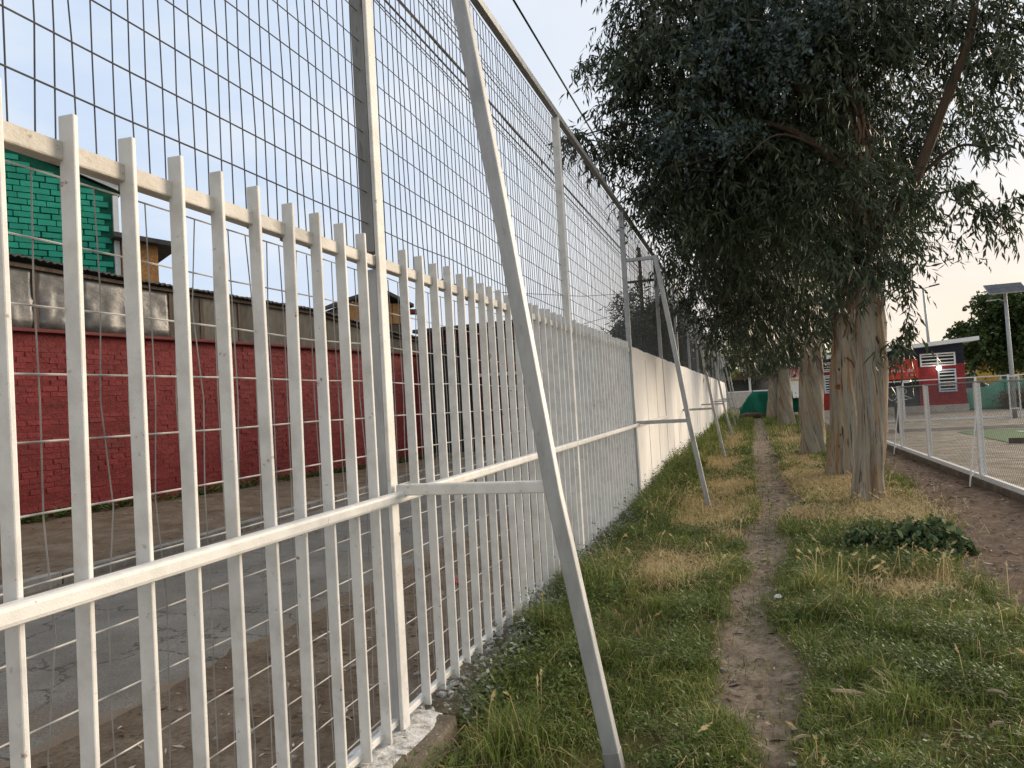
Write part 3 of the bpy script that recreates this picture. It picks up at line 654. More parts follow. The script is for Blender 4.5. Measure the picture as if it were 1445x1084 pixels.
# dark red two-storey house with a mottled front wall
rh = empty('town_house', (-13.4, 30, 0), 0, label='dark red two storey house beyond the black gate', cat='house')
MB().box((2.7, 3, 2.5), (5.4, 6, 5.0)).build('wall', M['housered'], rh)
for x in (1.1, 3.9):
    wf = MB().box((x, -.02, 4.05), (1.3, .05, .95)).build('window', M['fibre'], rh)
    MB().box((x-.31, -.05, 4.05), (.58, .03, .8)).build('pane', M['glass'], wf); MB().box((x+.31, -.05, 4.05), (.58, .03, .8)).build('pane', M['glass'], wf)
MB().prism([(-.4, -.6, 5.0), (5.7, -.6, 5.05), (5.7, -.6, 5.2), (-.4, -.6, 5.15)], (0, 7, 0)).build('roof', M['roofdark'], rh)
MB().box((2.7, -.35, 2.95), (5.4, .7, .12)).build('porch_roof', M['whiteboard'], rh)
fw_ = empty('garden_wall', (-8.9, 27.5, 0), 0, label='mottled grey garden wall with dark rails in front of the red house', cat='wall')
MB().box((2.4, 0, .55), (4.8, .2, 1.1)).build('wall_base', M['mosswall'], fw_); MB().box((2.4, .02, 2.3), (4.8, .1, .3)).build('wall_band', M['mosswall'], fw_)
for i in range(24): MB().box((.1+.2*i, 0, 1.62), (.04, .04, 1.06)).build('rail', M['gate'], fw_)
# ------------------------------------------------------------------ chain-link fence on the right and field fence across
def chain_fence(p0, p1, h, posts, lab, pitch_, r=.0016, base=.0, railz=None):
    p0 = Vector(p0); p1 = Vector(p1); d = p1-p0; ln = d.length; u = d.normalized()
    f = empty('chain_link_fence', p0, math.atan2(d.y, d.x), label=lab, cat='fence')
    for s in posts: MB().box((s, 0, h/2), (.08, .08, h)).build('post', M['white'], f, .006)
    mb = MB()
    k = int((ln+h)/pitch_)
    for i in range(k):
        s0 = i*pitch_-h
        for sg in (1, -1):
            a = (s0, base) if sg > 0 else (s0+h, base); b_ = (s0+h, h) if sg > 0 else (s0, h)
            (xa, za), (xb, zb) = a, b_
            def cl(x, xa=xa, za=za, xb=xb, zb=zb): return za+(zb-za)*(x-xa)/(xb-xa)
            lo, hi = max(0, min(xa, xb)), min(ln, max(xa, xb))
            if hi-lo < .05: continue
            mb.tube([(lo, .02*sg*.3, cl(lo)), (hi, .02*sg*.3, cl(hi))], r, 3, False)
    mb.build('wire_mesh', M['wire'], f, kind='stuff')
    MB().beam([(0, 0, base+.03), (ln, 0, base+.03)], .075, .07, (0, 1, 0)).build('bottom_rail', M['white'], f, .006)
    if railz: MB().beam([(0, 0, railz), (ln, 0, railz)], .045, .045, (0, 1, 0)).build('top_rail', M['paint'], f, .006)
    return f
cf = chain_fence((3.28, 7.6, 0), (3.28, 33.2, 0), 1.53, [.9, 2.5, 5.1, 8.45, 11.1, 14.2, 17.5, 20.6, 23.7], 'low white chain link fence beside the dirt track on the right', .075, base=.09)
MB().tube([(0, 0, 1.53), (5, 0, 1.55), (8.4, 0, 1.53), (12, 0, 1.5), (25.5, 0, 1.53)], .012, 5).build('top_wire', M['galv'], cf)
MB().box((12.8, 0, .03), (25.6, .14, .12)).build('kerb_base', M['concrete'], cf)
for s in (5.1, 11.1, 17.5):
    b_ = MB().tube([(s-.12, .22, -.05), (s-.08, .12, .6), (s-.03, .03, 1.12)], .012, 5); b_.tube([(s-.09, .14, .55), (s+.02, .03, .30)], .009, 5); b_.tube([(s-.11, .2, .12), (s+.02, .03, .30)], .009, 5); b_.build('brace_rod', M['white'], cf)
chain_fence((3.4, 33.4, 0), (16.5, 33.4, 0), 1.66, [0, 2.6, 5.2, 8.0, 10.8, 13.1], 'white field fence crossing in front of the red clubhouse', .16, r=.003, base=.02, railz=1.66)
kb2 = empty('pitch_kerb', (4.6, 26.9, 0), 0, label='pale concrete kerb crossing the yard beyond the pitch', cat='kerb')
MB().box((5, 0, .05), (10.5, .16, .1)).build('kerb_stone', M['plinth'], kb2)
# turf
tv = []; 
for i in range(25):
    a = i/24*math.pi/2; tv.append((6.0+.9-.9*math.cos(a)*1, 26.2-.9+.9*math.sin(a)))
poly = [(40, 26.2), (40, 12.5), (5.95, 20.6)]+tv
MB().add([(x, y, .012) for x, y in poly], [tuple(range(len(poly)))]).build('turf_pitch', M['turf'], None, kind='structure', label='green artificial turf pitch behind the chain link fence')
lm = MB()
for (x0, y0), (x1, y1) in (((7.3, 24.7), (30, 24.7)), ((7.3, 24.7), (9.2, 20.3))): lm.beam([(x0, y0, .018), (x1, y1, .018)], .08, .004, (0, 0, 1))
lm.build('pitch_line', M['white'], None, kind='structure', label='white line painted on the turf')
lk = MB().beam([(5.9, 20.55, .06), (30, 14.8, .06)], .05, .14, (0, 0, 1)); lk.build('turf_edging', M['timber'], None, label='dark low edging along the near side of the turf', cat='edging')
st = empty('dark_post', (4.55, 26.3, 0), 0, label='short dark timber post standing in the gravel behind the fence', cat='post')
MB().box((0, 0, .48), (.17, .15, .96), j=.01).build('post_shaft', M['timber'], st)

# ------------------------------------------------------------------ clubhouse
ch = empty('clubhouse', (3.4, 43, 0), 0, label='red and navy clubhouse with sloping white roof edge and a lit lamp', cat='building')
Wc = 7.25
def rz_(x): return 3.03+.062*x if True else 0
MB().box((Wc/2, 3.1, 1.3), (Wc-.1, 6.0, 2.6)).build('core', M['black'], ch)
bd = MB().box((0, 0, 0), (1, .05, .135)).mesh('board', M['clubred']); bdn = bd.copy(); bdn.materials.clear(); bdn.materials.append(M['navy']); bds = bd.copy(); bds.materials.clear(); bds.materials.append(M['slate'])
def boards(x0, x1, z0, z1, me_):
    z = z0
    while z < z1-.01:
        o = link('board', me_, ch, ((x0+x1)/2, .05, z+.07), (R(4), 0, 0)); o.scale = (x1-x0, 1, 1); z += .14
boards(5.2, Wc, .35, 2.4, bd); boards(0, 1.75, .35, 2.4, bd); boards(1.75, 5.2, .35, 1.36, bds); boards(0, Wc, 2.42, 3.0, bdn)
boards(1.75, 5.2, 2.3, 2.4, bd)
# wedge of navy boards under the sloping roof
MB().prism([(0, .02, 3.0), (Wc, .02, 3.0), (Wc, .02, rz_(Wc)), (0, .02, rz_(0))], (0, 6.1, 0)).build('gable_wedge', M['navy'], ch)
MB().box((Wc/2, .0, .17), (Wc+.1, .25, .36)).build('plinth', M['plinth'], ch)
MB().box((3.5, -.02, 1.58), (3.45, .04, .42)).build('serving_hatch', M['black'], ch)
MB().box((3.5, -.12, 1.365), (3.5, .3, .05)).build('counter', M['fibre'], ch)
rf = MB().prism([(-.5, -.75, rz_(-.5)+.02), (Wc+.55, -.75, rz_(Wc+.55)+.02), (Wc+.55, -.75, rz_(Wc+.55)+.22), (-.5, -.75, rz_(-.5)+.22)], (0, 7.6, 0)).build('roof', M['white'], ch)
MB().box((5.15, .0, 1.35), (.1, .12, 2.0)).build('trim', M['clubred'], ch)
def louvre(x0, x1, z0, z1, ns, mf, ms, mull):
    g = MB(); t_ = .07
    g.box(((x0+x1)/2, -.03, z0), (x1-x0, .1, t_)); g.box(((x0+x1)/2, -.03, z1), (x1-x0, .1, t_))
    for x in [x0+t_/2, x1-t_/2]+mull: g.box((x, -.03, (z0+z1)/2), (t_, .09, z1-z0-t_))
    wv = g.build('window', mf, ch)
    MB().box(((x0+x1)/2, .0, (z0+z1)/2), (x1-x0-.05, .03, z1-z0-.05)).build('pane', M['black'], wv)
    for i in range(ns):
        z = z0+(z1-z0)*(i+.7)/(ns+.4); MB().box(((x0+x1)/2, -.04, z), (x1-x0-.12, .03, .055)).build('slat', ms, wv)
    return wv
louvre(5.22, 6.85, 2.40, 3.0, 3, M['white'], M['white'], [6.03])
louvre(6.0, 6.83, 1.05, 2.15, 6, M['bluewhite'], M['white'], [])
louvre(.55, 1.35, 1.3, 2.2, 6, M['bluewhite'], M['white'], []); louvre(.5, 1.5, 2.45, 2.9, 3, M['white'], M['white'], [])
MB().box((3.45, -.06, 2.3), (3.3, .03, 1.02)).build('banner', M['banner'], ch)
def text(body, size, loc, parent, mt, name, rot=(math.pi/2, 0, 0)):
    cu = bpy.data.curves.new('lettering', 'FONT'); cu.body = body; cu.size = size; cu.extrude = .004; cu.resolution_u = 2
    tmp = bpy.data.objects.new('tmp', cu); COL.objects.link(tmp); bpy.context.view_layer.update()
    me = bpy.data.meshes.new_from_object(tmp.evaluated_get(bpy.context.evaluated_depsgraph_get())); bpy.data.objects.remove(tmp); bpy.data.curves.remove(cu)
    me.materials.clear(); me.materials.append(mt)
    return link(name, me, parent, loc, rot)
text('familia L do', .29, (3.55, -.09, 2.16), ch, M['white'], 'lettering')
text('est', .34, (3.62, -.09, 2.46), ch, M['white'], 'lettering')
text('cerrillos', .13, (4.55, -.09, 1.94), ch, M['white'], 'lettering')
MB().box((4.45, -.07, 1.66), (.42, .03, .15)).build('notice', M['white'], ch)
lp = MB().tube([(6.0, -.1, 2.36), (6.0, -.22, 2.34), (6.0, -.3, 2.30)], .03, 8).build('lamp_bracket', M['black'], ch)
sp_m = bmesh.new(); bmesh.ops.create_uvsphere(sp_m, u_segments=14, v_segments=9, radius=.12); sme = bpy.data.meshes.new('bulb'); sp_m.to_mesh(sme); sp_m.free(); sme.materials.append(M['bulb'])
link('bulb', sme, ch, (6.0, -.36, 2.24))
# spray-painted letters
gfm = MB()
def stroke(pts, r=.03): gfm.tube([(x, -.02, z) for x, z in pts], r, 5)
ox, oz = 3.66, .60
stroke([(ox+.42, oz+.40), (ox+.10, oz+.40)]); stroke([(ox+.42, oz+.40), (ox+.36, oz+.24), (ox+.24, oz+.12), (ox+.12, oz+.1), (ox-.02, oz+.2), (ox-.08, oz+.36), (ox-.08, oz+.5)])
stroke([(ox+.52, oz-.02), (ox+.54, oz+.3), (ox+.56, oz+.66)]); stroke([(ox+.56, oz+.66), (ox+.74, oz+.68), (ox+.84, oz+.60), (ox+.80, oz+.46), (ox+.62, oz+.38), (ox+1.08, oz+.16), (ox+.66, oz+.12), (ox+.3, oz+.02)])
gfm.build('graffiti', M['white'], ch)

# solar lamp, flood-light pole
so = empty('solar_street_lamp', (9.75, 33, 0), 0, label='grey street lamp with a wide solar panel on top behind the field fence', cat='street lamp')
MB().tube([(0, 0, 0), (0, 0, 2), (-.02, 0, 4.85)], [.085, .08, .06], 10).build('pole', M['galv'], so, smooth=True)
pnl = MB().box((0, 0, 0), (1.28, .8, .04)).build('solar_panel', M['galv'], so); pnl.location = (-.02, -.05, 5.02); pnl.rotation_euler = (R(32), R(0), 0)
for i in range(6):
    for j in range(2): MB().box((-.525+.21*i, -.19+.38*j, .024), (.2, .36, .008)).build('solar_cell', M['panel'], pnl)
MB().tube([(-.02, 0, 4.5), (-.25, -.1, 4.62), (-.45, -.15, 4.6)], .02, 6).build('lamp_arm', M['galv'], so); MB().box((-.55, -.17, 4.59), (.3, .12, .05)).build('lamp_head', M['galv'], so)
for x in (-.17, .17): MB().box((x, -.12, .85), (.05, .05, 1.7)).build('guard_post', M['paint'], so)
MB().box((0, -.12, .38), (.3, .04, .05)).build('guard_rail', M['paint'], so); MB().box((0, -.12, 1.62), (.3, .04, .05)).build('guard_rail', M['paint'], so)
fl = empty('flood_light_pole', (11.95, 56, 0), 0, label='thin tall flood light mast behind the clubhouse roof', cat='street lamp')
MB().tube([(0, 0, 0), (-.1, 0, 4), (-.2, 0, 7.95)], [.11, .09, .07], 8).build('pole', M['galv'], fl, smooth=True)
for a in (-1, 1):
    MB().tube([(-.2, 0, 7.9), (-.2+.5*a, 0, 8.0)], .03, 6).build('arm', M['galv'], fl)
    MB().beam([(-.2+.35*a, -.1, 7.98), (-.2+.95*a, -.2, 8.08)], .22, .08, (0, 0, 1)).build('lamp_head', M['roofdark'], fl)
MB().beam([(-.95, -.1, 7.8), (-1.2, -.2, 7.72)], .2, .08, (0, 0, 1)).build('lamp_head', M['roofdark'], fl)

# green shade cloth on the right and closing the path
def cloth(name, pts_top, y, thick, mt, lab, sag=.05, bottom=None):
    k = len(pts_top); nseg = 10; V_ = []; F_ = []
    xs_ = [p[0] for p in pts_top]; X = np.linspace(xs_[0], xs_[-1], 28)
    for x in X:
        zt = float(np.interp(x, xs_, [p[1] for p in pts_top]))
        for j in range(8):
            u = j/7; V_.append((x+random.gauss(0, .01), y+math.sin(x*5+u*2)*sag+random.gauss(0, .012), zt*u+(1-u)*.0))
    for i in range(len(X)-1):
        for j in range(7): q_ = i*8+j; F_.append((q_, q_+8, q_+9, q_+1))
    f = empty(name, (0, 0, 0), label=lab, cat='fence')
    o = MB().add(V_, F_).build('cloth', mt, f, smooth=True); s_ = o.modifiers.new('solid', 'SOLIDIFY'); s_.thickness = thick
    return f
f = cloth('shade_cloth_fence', [(-.55, .5), (-.1, 1.2), (.3, 1.6), (1.45, 1.55), (2.6, 1.5)], 48, .01, M['shade'], 'dark green shade cloth screen closing the end of the path', .12)
for x, h in ((-.5, .7), (.3, 1.66), (1.5, 1.6)): MB().box((x, 48.1, h/2), (.05, .05, h)).build('stake', M['timber'], f)
f = cloth('shade_cloth_fence', [(10.72, .85), (11.2, 1.0), (12.5, 1.52), (14, 1.45), (19, 1.45)], 43.6, .01, M['shadepale'], 'pale green shade cloth fence to the right of the clubhouse', .08)
for x, h in ((10.75, .95), (12.5, 1.6), (14.2, 1.55), (16.5, 1.5)): MB().box((x, 43.45, h/2), (.05, .05, h)).build('stake', M['shade'], f)
# mound in front of it
lg = empty('fallen_log', (.15, 46.5, 0), .3, label='dark log lying before the green screen at the end of the path', cat='log')
MB().tube([(-.7, 0, .12), (-.3, .02, .17), (.3, 0, .16), (.8, -.02, .13)], [.14, .19, .18, .12], 10).build('log_body', M['sack'], lg, smooth=True)

# ------------------------------------------------------------------ far things
yh = empty('yellow_house', (17, 74, 0), .1, label='low yellow house behind the big tree on the right', cat='house')
MB().box((3, 3, 1.5), (14, 6, 3.0)).build('wall', M['yellow'], yh)
for x in (-1.5, 1.6, 4.6, 7.6):
    wv = MB().box((x, -.03, 1.6), (1.1, .08, 1.1)).build('window', M['white'], yh); MB().box((x, -.08, 1.6), (.9, .04, .9)).build('pane', M['glass'], wv)
MB().prism([(-4.5, -.8, 3.0), (10.5, -.8, 3.0), (10.5, 3, 4.3), (-4.5, 3, 4.3)], (0, .1, .12)).build('roof', M['housered'], yh)
car = empty('parked_car', (15.4, 62, 0), 0.1, label='pale blue car parked in front of the yellow house', cat='car')
prof = [(-2, .35), (-2, .75), (-1.75, .86), (-1.0, .92), (-.55, 1.36), (.75, 1.4), (1.35, .95), (1.95, .85), (2.05, .6), (2.05, .35)]
MB().prism([(x, -.8, z) for x, z in prof], (0, 1.6, 0)).build('body', M['carpaint'], car, .05)
MB().prism([(-.85, -.81, .95), (-.48, -.81, 1.3), (.7, -.81, 1.33), (1.15, -.81, .97)], (0, 1.62, 0)).build('window', M['glass'], car)
for x in (-1.25, 1.3):
    for y in (-.78, .78): MB().tube([(x, y-.1, .32), (x, y+.1, .32)], .32, 14).build('wheel', M['rubber'], car)
ph = empty('beige_house', (-5.5, 95, 0), 0, label='beige low house with a porch far behind the end of the path', cat='house')
MB().box((6, 4, 2.0), (14, 8, 4.0)).build('wall', M['beige'], ph)
MB().box((6, -1.6, 4.05), (14.6, 12, .3)).build('roof', M['beige'], ph)
for x in (-.5, 2.6, 5.8, 9, 12): MB().box((x, -7, 2.0), (.25, .25, 4.0)).build('post', M['white'], ph)
MB().box((6, .0, 2.3), (12, .1, 1.6)).build('window', M['glass'], ph)
lw = empty('low_wall', (-4, 78, 0), 0, label='low pinkish white wall far behind the green screen', cat='wall')
MB().box((5, 0, .8), (14, .25, 1.6)).build('wall_body', M['plinth'], lw); MB().box((5, 0, 1.65), (14.2, .35, .1)).build('coping', M['white'], lw)
ki = empty('kiosk', (2.5, 60, 0), 0, label='pink and white kiosk seen between the tree trunks', cat='kiosk')
MB().box((.9, 1, 1.6), (2.4, 2, 3.2)).build('wall', M['white'], ki); MB().box((.9, -.03, 2.9), (2.4, .08, .8)).build('sign_board', M['pink'], ki); MB().box((.9, -.05, 2.3), (2.4, .1, .1)).build('stripe', M['yellow'], ki)
MB().box((.9, -.2, 3.3), (2.8, 2.6, .12)).build('roof', M['white'], ki)
bl = empty('bleacher', (2.3, 56, 0), 0, label='grey stepped bleacher in front of the pink kiosk', cat='bench')
for i in range(4): MB().box((1, .35*i, .55+.3*i), (2.4, .3, .07)).build('bench_plank', M['white'], bl)
for x in (0, 1, 2): MB().beam([(x, -.1, 0), (x, 1.1, 1.45)], .06, .06, (1, 0, 0)).build('support', M['galv'], bl)
bi = empty('waste_container', (2.6, 50, 0), 0, label='dark green waste container between two trunks', cat='container')
MB().prism([(-.55, -.4, .15), (.55, -.4, .15), (.65, -.45, .95), (-.65, -.45, .95)], (0, .8, 0)).build('body', M['shade'], bi, .03); MB().box((0, -.03, 1.0), (1.36, 1.0, .08)).build('lid', M['gate'], bi, .02)
for x in (-.4, .4): MB().tube([(x-.04, -.3, .1), (x+.04, -.3, .1)], .1, 10).build('wheel', M['rubber'], bi)

# ------------------------------------------------------------------ cables and pole
def cable(x, z, r, lab, y0=-18, y1=36, sag=.25, twist=0, x1=None):
    pts = []
    for i in range(41):
        u = i/40; y = y0+(y1-y0)*u
        pts.append((x+((x1 if x1 is not None else x)-x)*u, y, z-sag*4*u*(1-u)*.6+sag*.3))
    o = MB().tube(pts, r, 6).build('power_line', M['cable']); tag(o, lab, 'cable', 'power lines along the street')
cable(-4.6, 7.55, .017, 'thicker lower power line of the bundle crossing behind the mesh', sag=.1)
cable(-4.5, 7.66, .024, 'thickest twisted black power line running behind the wire mesh', sag=.12)
cable(-4.65, 8.42, .013, 'thin upper power line near the top of the wire mesh', sag=.1)
cable(-4.4, 7.16, .009, 'thin lowest power line behind the wire mesh', sag=.1)
cable(-4.7, 8.62, .008, 'thinnest topmost power line seen through the mesh', sag=.12)
cable(-2.6, 6.93, .016, 'single black cable crossing open sky above the fence', y1=75, sag=.05)
up_ = empty('utility_pole', (-4.6, 36, 0), 0, label='utility pole with cross arms half hidden by leaves beyond the mesh', cat='utility pole')
MB().tube([(0, 0, 0), (0, 0, 5), (0, 0, 8.9)], [.11, .10, .08], 10).build('pole', M['timber'], up_, smooth=True)
for z in (7.25, 8.3): MB().box((0, -.12, z), (1.7, .1, .12)).build('cross_arm', M['timber'], up_)
for z in (7.35, 8.4):
    for x in (-.7, -.1, .1, .7): MB().tube([(x, -.12, z), (x, -.12, z+.16)], [.05, .035], 8).build('insulator', M['kerb'], up_)
o = MB().tube([(-4.6, 36, 6.7), (-6.5, 31, 6.1), (-9, 26, 5.9)], .012, 5).build('power_line', M['cable']); tag(o, 'service cable dropping from the pole to the houses on the left', 'cable', 'power lines along the street')
o = MB().tube([(-4.6, 36, 6.0), (-6.8, 32, 5.0), (-9.5, 29.3, 4.9)], .012, 5).build('power_line', M['cable']); tag(o, 'lower service cable dropping from the pole towards the red house', 'cable', 'power lines along the street')

# ------------------------------------------------------------------ trees
def trunk_mesh(path, name, mt, nseg=30, per=9, twist=1.2, lob=.07, flare=.16, seed=0, old=None):
    P = [Vector(p[:3]) for p in path]; Rr = [p[3] for p in path]; V_ = []; F_ = []; at = []; od = []
    K = per*(len(P)-1)+1; h0 = P[0].z; tot = 0; last = None
    for i in range(K):
        u = i/per; k = min(int(u), len(P)-2); f_ = u-k
        p0, p1, p2, p3 = P[max(k-1, 0)], P[k], P[k+1], P[min(k+2, len(P)-1)]
        c = .5*((2*p1)+(p2-p0)*f_+(2*p0-5*p1+4*p2-p3)*f_*f_+(3*p1-p0-3*p2+p3)*f_**3)
        r_ = Rr[k]+(Rr[k+1]-Rr[k])*f_
        if last is not None: tot += (c-last).length
        last = c
        tn = ((P[k+1]-P[k])).normalized(); a = Vector((1, 0, 0)); a = (a-tn*a.dot(tn)).normalized(); b_ = tn.cross(a)
        for j in range(nseg):
            q_ = 2*math.pi*j/nseg; ph = q_+twist*tot
            rr = r_*(1+lob*math.sin(3*ph+seed)+lob*.6*math.sin(5*ph+1.3*seed+.3*tot)+lob*.12*math.sin(11*ph+seed*2))
            rr *= 1+flare*math.exp(-tot/.22)*(1+.5*math.sin(4*q_+seed))
            nz_ = vnoise(np.array([math.cos(ph)*2+seed]), np.array([math.sin(ph)*2+tot*1.1]), .6, 40+seed)[0]
            n2_ = vnoise(np.array([math.cos(ph)*5+seed]), np.array([math.sin(ph)*5+tot*1.6]), .6, 60+seed)[0]
            rr *= 1+(nz_-.5)*.19+(n2_-.5)*.05
            V_.append(c+(a*math.cos(q_)+b_*math.sin(q_))*rr)
            at.append((math.cos(ph)*1.6+seed*3, math.sin(ph)*1.6, tot*1.25)); od.append(float(np.clip((c.z-old[0])/(old[1]-old[0]), 0, 1.3)) if old else 0.)
    for i in range(K-1):
        for j in range(nseg): F_.append((i*nseg+j, i*nseg+(j+1) % nseg, (i+1)*nseg+(j+1) % nseg, (i+1)*nseg+j))
    return fast_mesh(name, np.array([tuple(v) for v in V_]), np.array(F_), mt, {'bark': np.array(at), 'old': np.array(od)}, smooth=True)

def leaf_cloud(clumps, nspray, rs, leaf=(.13, .022), per=14, droop=.55, round_=False, tintb=(.15, .85), shell=.55, slen=.45):
    """clumps: (x,y,z,rx,ry,rz[,weight]); returns V,F,tint. Sprays of hanging narrow leaves on drooping twigs."""
    C_ = np.array([c[:6] for c in clumps], float)
    wt = np.array([(c[6] if len(c) > 6 else 1.)*(c[3]*c[4]*c[5])**.72 for c in clumps]); wt /= wt.sum()
    nsub = max(4*len(clumps), nspray//8)
    idx = rs.choice(len(clumps), nsub, p=wt); idx[:len(clumps)] = np.arange(len(clumps)); c = C_[idx]
    d = rs.normal(size=(nsub, 3)); d /= np.linalg.norm(d, axis=1)[:, None]
    rad = (shell+(1-shell)*rs.random(nsub))**1.0*np.where(rs.random(nsub) < .35, rs.random(nsub), 1)
    # lumpy outline
    lump = .82+.45*(vnoise(d[:, 0]*2+idx*3.1, d[:, 2]*2+d[:, 1]*2, .7, 77)-.4)
    o = c[:, :3]+d*c[:, 3:6]*(rad*lump)[:, None]
    pick = rs.integers(0, nsub, nspray); sub_t = rs.random(nsub)[pick]
    o = o[pick]+rs.normal(size=(nspray, 3))*np.minimum(c[pick, 3:6]*.25, slen*.42); d = d[pick]
    tdir = d*np.array([1, 1, .5])+np.array([0, 0, -droop])+rs.normal(size=(nspray, 3))*.35
    tdir /= np.linalg.norm(tdir, axis=1)[:, None]
    ln = slen*(.6+.8*rs.random(nspray))
    s = (np.arange(per)+rs.random((nspray, per)))/per
    sag = np.zeros((nspray, per, 3)); sag[..., 2] = -(s**2)*.35*ln[:, None]
    base = o[:, None, :]+tdir[:, None, :]*(s*ln[:, None])[..., None]+sag
    base = base.reshape(-1, 3); n_ = len(base)
    ld = np.repeat(tdir, per, 0)*.35+rs.normal(size=(n_, 3))*.55
    if not round_: ld[:, 2] -= 1.0*droop*1.5
    ld /= np.linalg.norm(ld, axis=1)[:, None]
    side = np.cross(ld, rs.normal(size=(n_, 3))); side /= np.linalg.norm(side, axis=1)[:, None]
    nrm_ = np.cross(ld, side)
    Ls = leaf[0]*(.6+.7*rs.random(n_)); Ws = leaf[1]*(.7+.6*rs.random(n_))
    bend = (rs.random(n_)-.3)*.25*Ls
    V_ = np.empty((n_, 4, 3))
    V_[:, 0] = base
    mid = base+ld*(Ls*.42)[:, None]+nrm_*(bend*.4)[:, None]
    V_[:, 1] = mid+side*Ws[:, None]*.5; V_[:, 3] = mid-side*Ws[:, None]*.5
    V_[:, 2] = base+ld*Ls[:, None]-nrm_*(bend*.6)[:, None]
    i4 = np.arange(n_)*4
    F_ = np.concatenate([np.column_stack([i4, i4+1, i4+2]), np.column_stack([i4, i4+2, i4+3])])
    st_ = np.repeat(.5*rs.random(nspray)+.5*sub_t, per)
    tn = tintb[0]+(tintb[1]-tintb[0])*(.55*st_+.45*rs.random(n_))
    return V_.reshape(-1, 3), F_, np.repeat(tn, 4)
def join(parts):
    V_, F_, T_ = [], [], []; o = 0
    for v, f, t_ in parts: V_.append(v); F_.append(f+o); T_.append(t_); o += len(v)
    return np.concatenate(V_), np.concatenate(F_), np.concatenate(T_)
def crown(name, parts, mt, parent, off, kind='stuff'):
    v, f, t_ = join(parts); o = link(name, fast_mesh(name, v-np.array(off), f, mt, {'tint': t_}), parent); tag(o, kind=kind); return o
def tree(name, loc, lab, cat='tree', group=None): return empty(name, loc, label=lab, cat=cat, group=group)
def bark_strips(zone, k, rs, parent, off, tb=(.0, .8), ln=(.15, .7)):
    """curled ribbons hanging on the trunk; zone: list of (x,y,z,r)"""
    V_, F_, T_ = [], [], []
    Z = np.array(zone)
    for i in range(k):
        z = rs.uniform(Z[:, 2].min(), Z[:, 2].max()); cx = np.interp(z, Z[:, 2], Z[:, 0]); cy = np.interp(z, Z[:, 2], Z[:, 1]); r_ = np.interp(z, Z[:, 2], Z[:, 3])
        q_ = rs.uniform(0, 2*math.pi); L_ = rs.uniform(*ln)*rs.uniform(.35, 1); w_ = rs.uniform(.006, .032); o_ = np.array([math.cos(q_), math.sin(q_), 0]); tg = np.array([-math.sin(q_), math.cos(q_), 0])
        b0 = len(V_); n_ = 5; out = rs.uniform(.0, .1); sw = rs.normal()*.06
        for j in range(n_):
            u = j/(n_-1); p = np.array([cx, cy, z])+o_*(r_+.012+out*u*u)+tg*(sw*u+.02*math.sin(u*6+q_))-np.array([0, 0, L_*u])
            ww = w_*(1-.6*u); V_ += [p+tg*ww, p-tg*ww]
        tt = rs.uniform(*tb)
        T_ += [tt]*(2*n_)
        for j in range(n_-1): a = b0+j*2; F_ += [(a, a+1, a+3), (a, a+3, a+2)]
    o = link('bark_strips', fast_mesh('bark_strips', np.array(V_)-np.array(off), np.array(F_), M['strip'], {'tint': np.array(T_)}), parent); tag(o, kind='stuff')

GT = 'eucalyptus trees lining the path'
def euc(loc, lab, tpath, limbs, clumps, nsp, seed, leaf=(.15, .031), blue=None, strips=None, per=14, segs=30, slen=.45, twist=.45):
    rs = np.random.default_rng(seed); root = tree('eucalyptus_tree', loc, lab, group=GT); off = loc
    sub = lambda pth: [(p[0]-off[0], p[1]-off[1], p[2]-off[2], p[3]) for p in pth]
    link('trunk', trunk_mesh(sub(tpath), 'trunk', M['bark'], segs+16, 12, twist, seed=seed % 7, old=(2.5, 3.7)), root)
    for lb in limbs: link('limb', trunk_mesh(sub(lb), 'limb', M['darkbark'], 12, 6, .5, .05, 0, seed=seed % 5), root)
    crown('crown', [leaf_cloud(clumps, nsp, rs, leaf, per, slen=slen)], M['leaf'], root, off)
    if blue: crown('young_leaves', [leaf_cloud(blue[0], blue[1], rs, (.075, .042), 12, .2, True, (.1, .9), .75, .35)], M['blueleaf'], root, off)
    if strips: bark_strips(strips[0], strips[1], rs, root, off)
    return root
t1p = [(1.49, 11.14, -.08, .20), (1.51, 11.14, .35, .19), (1.60, 11.14, 1.0, .185), (1.65, 11.15, 1.8, .19), (1.68, 11.2, 2.7, .175), (1.72, 11.3, 3.8, .155), (1.72, 11.4, 5.2, .12), (1.6, 11.5, 7.2, .08), (1.5, 11.5, 9.4, .03)]
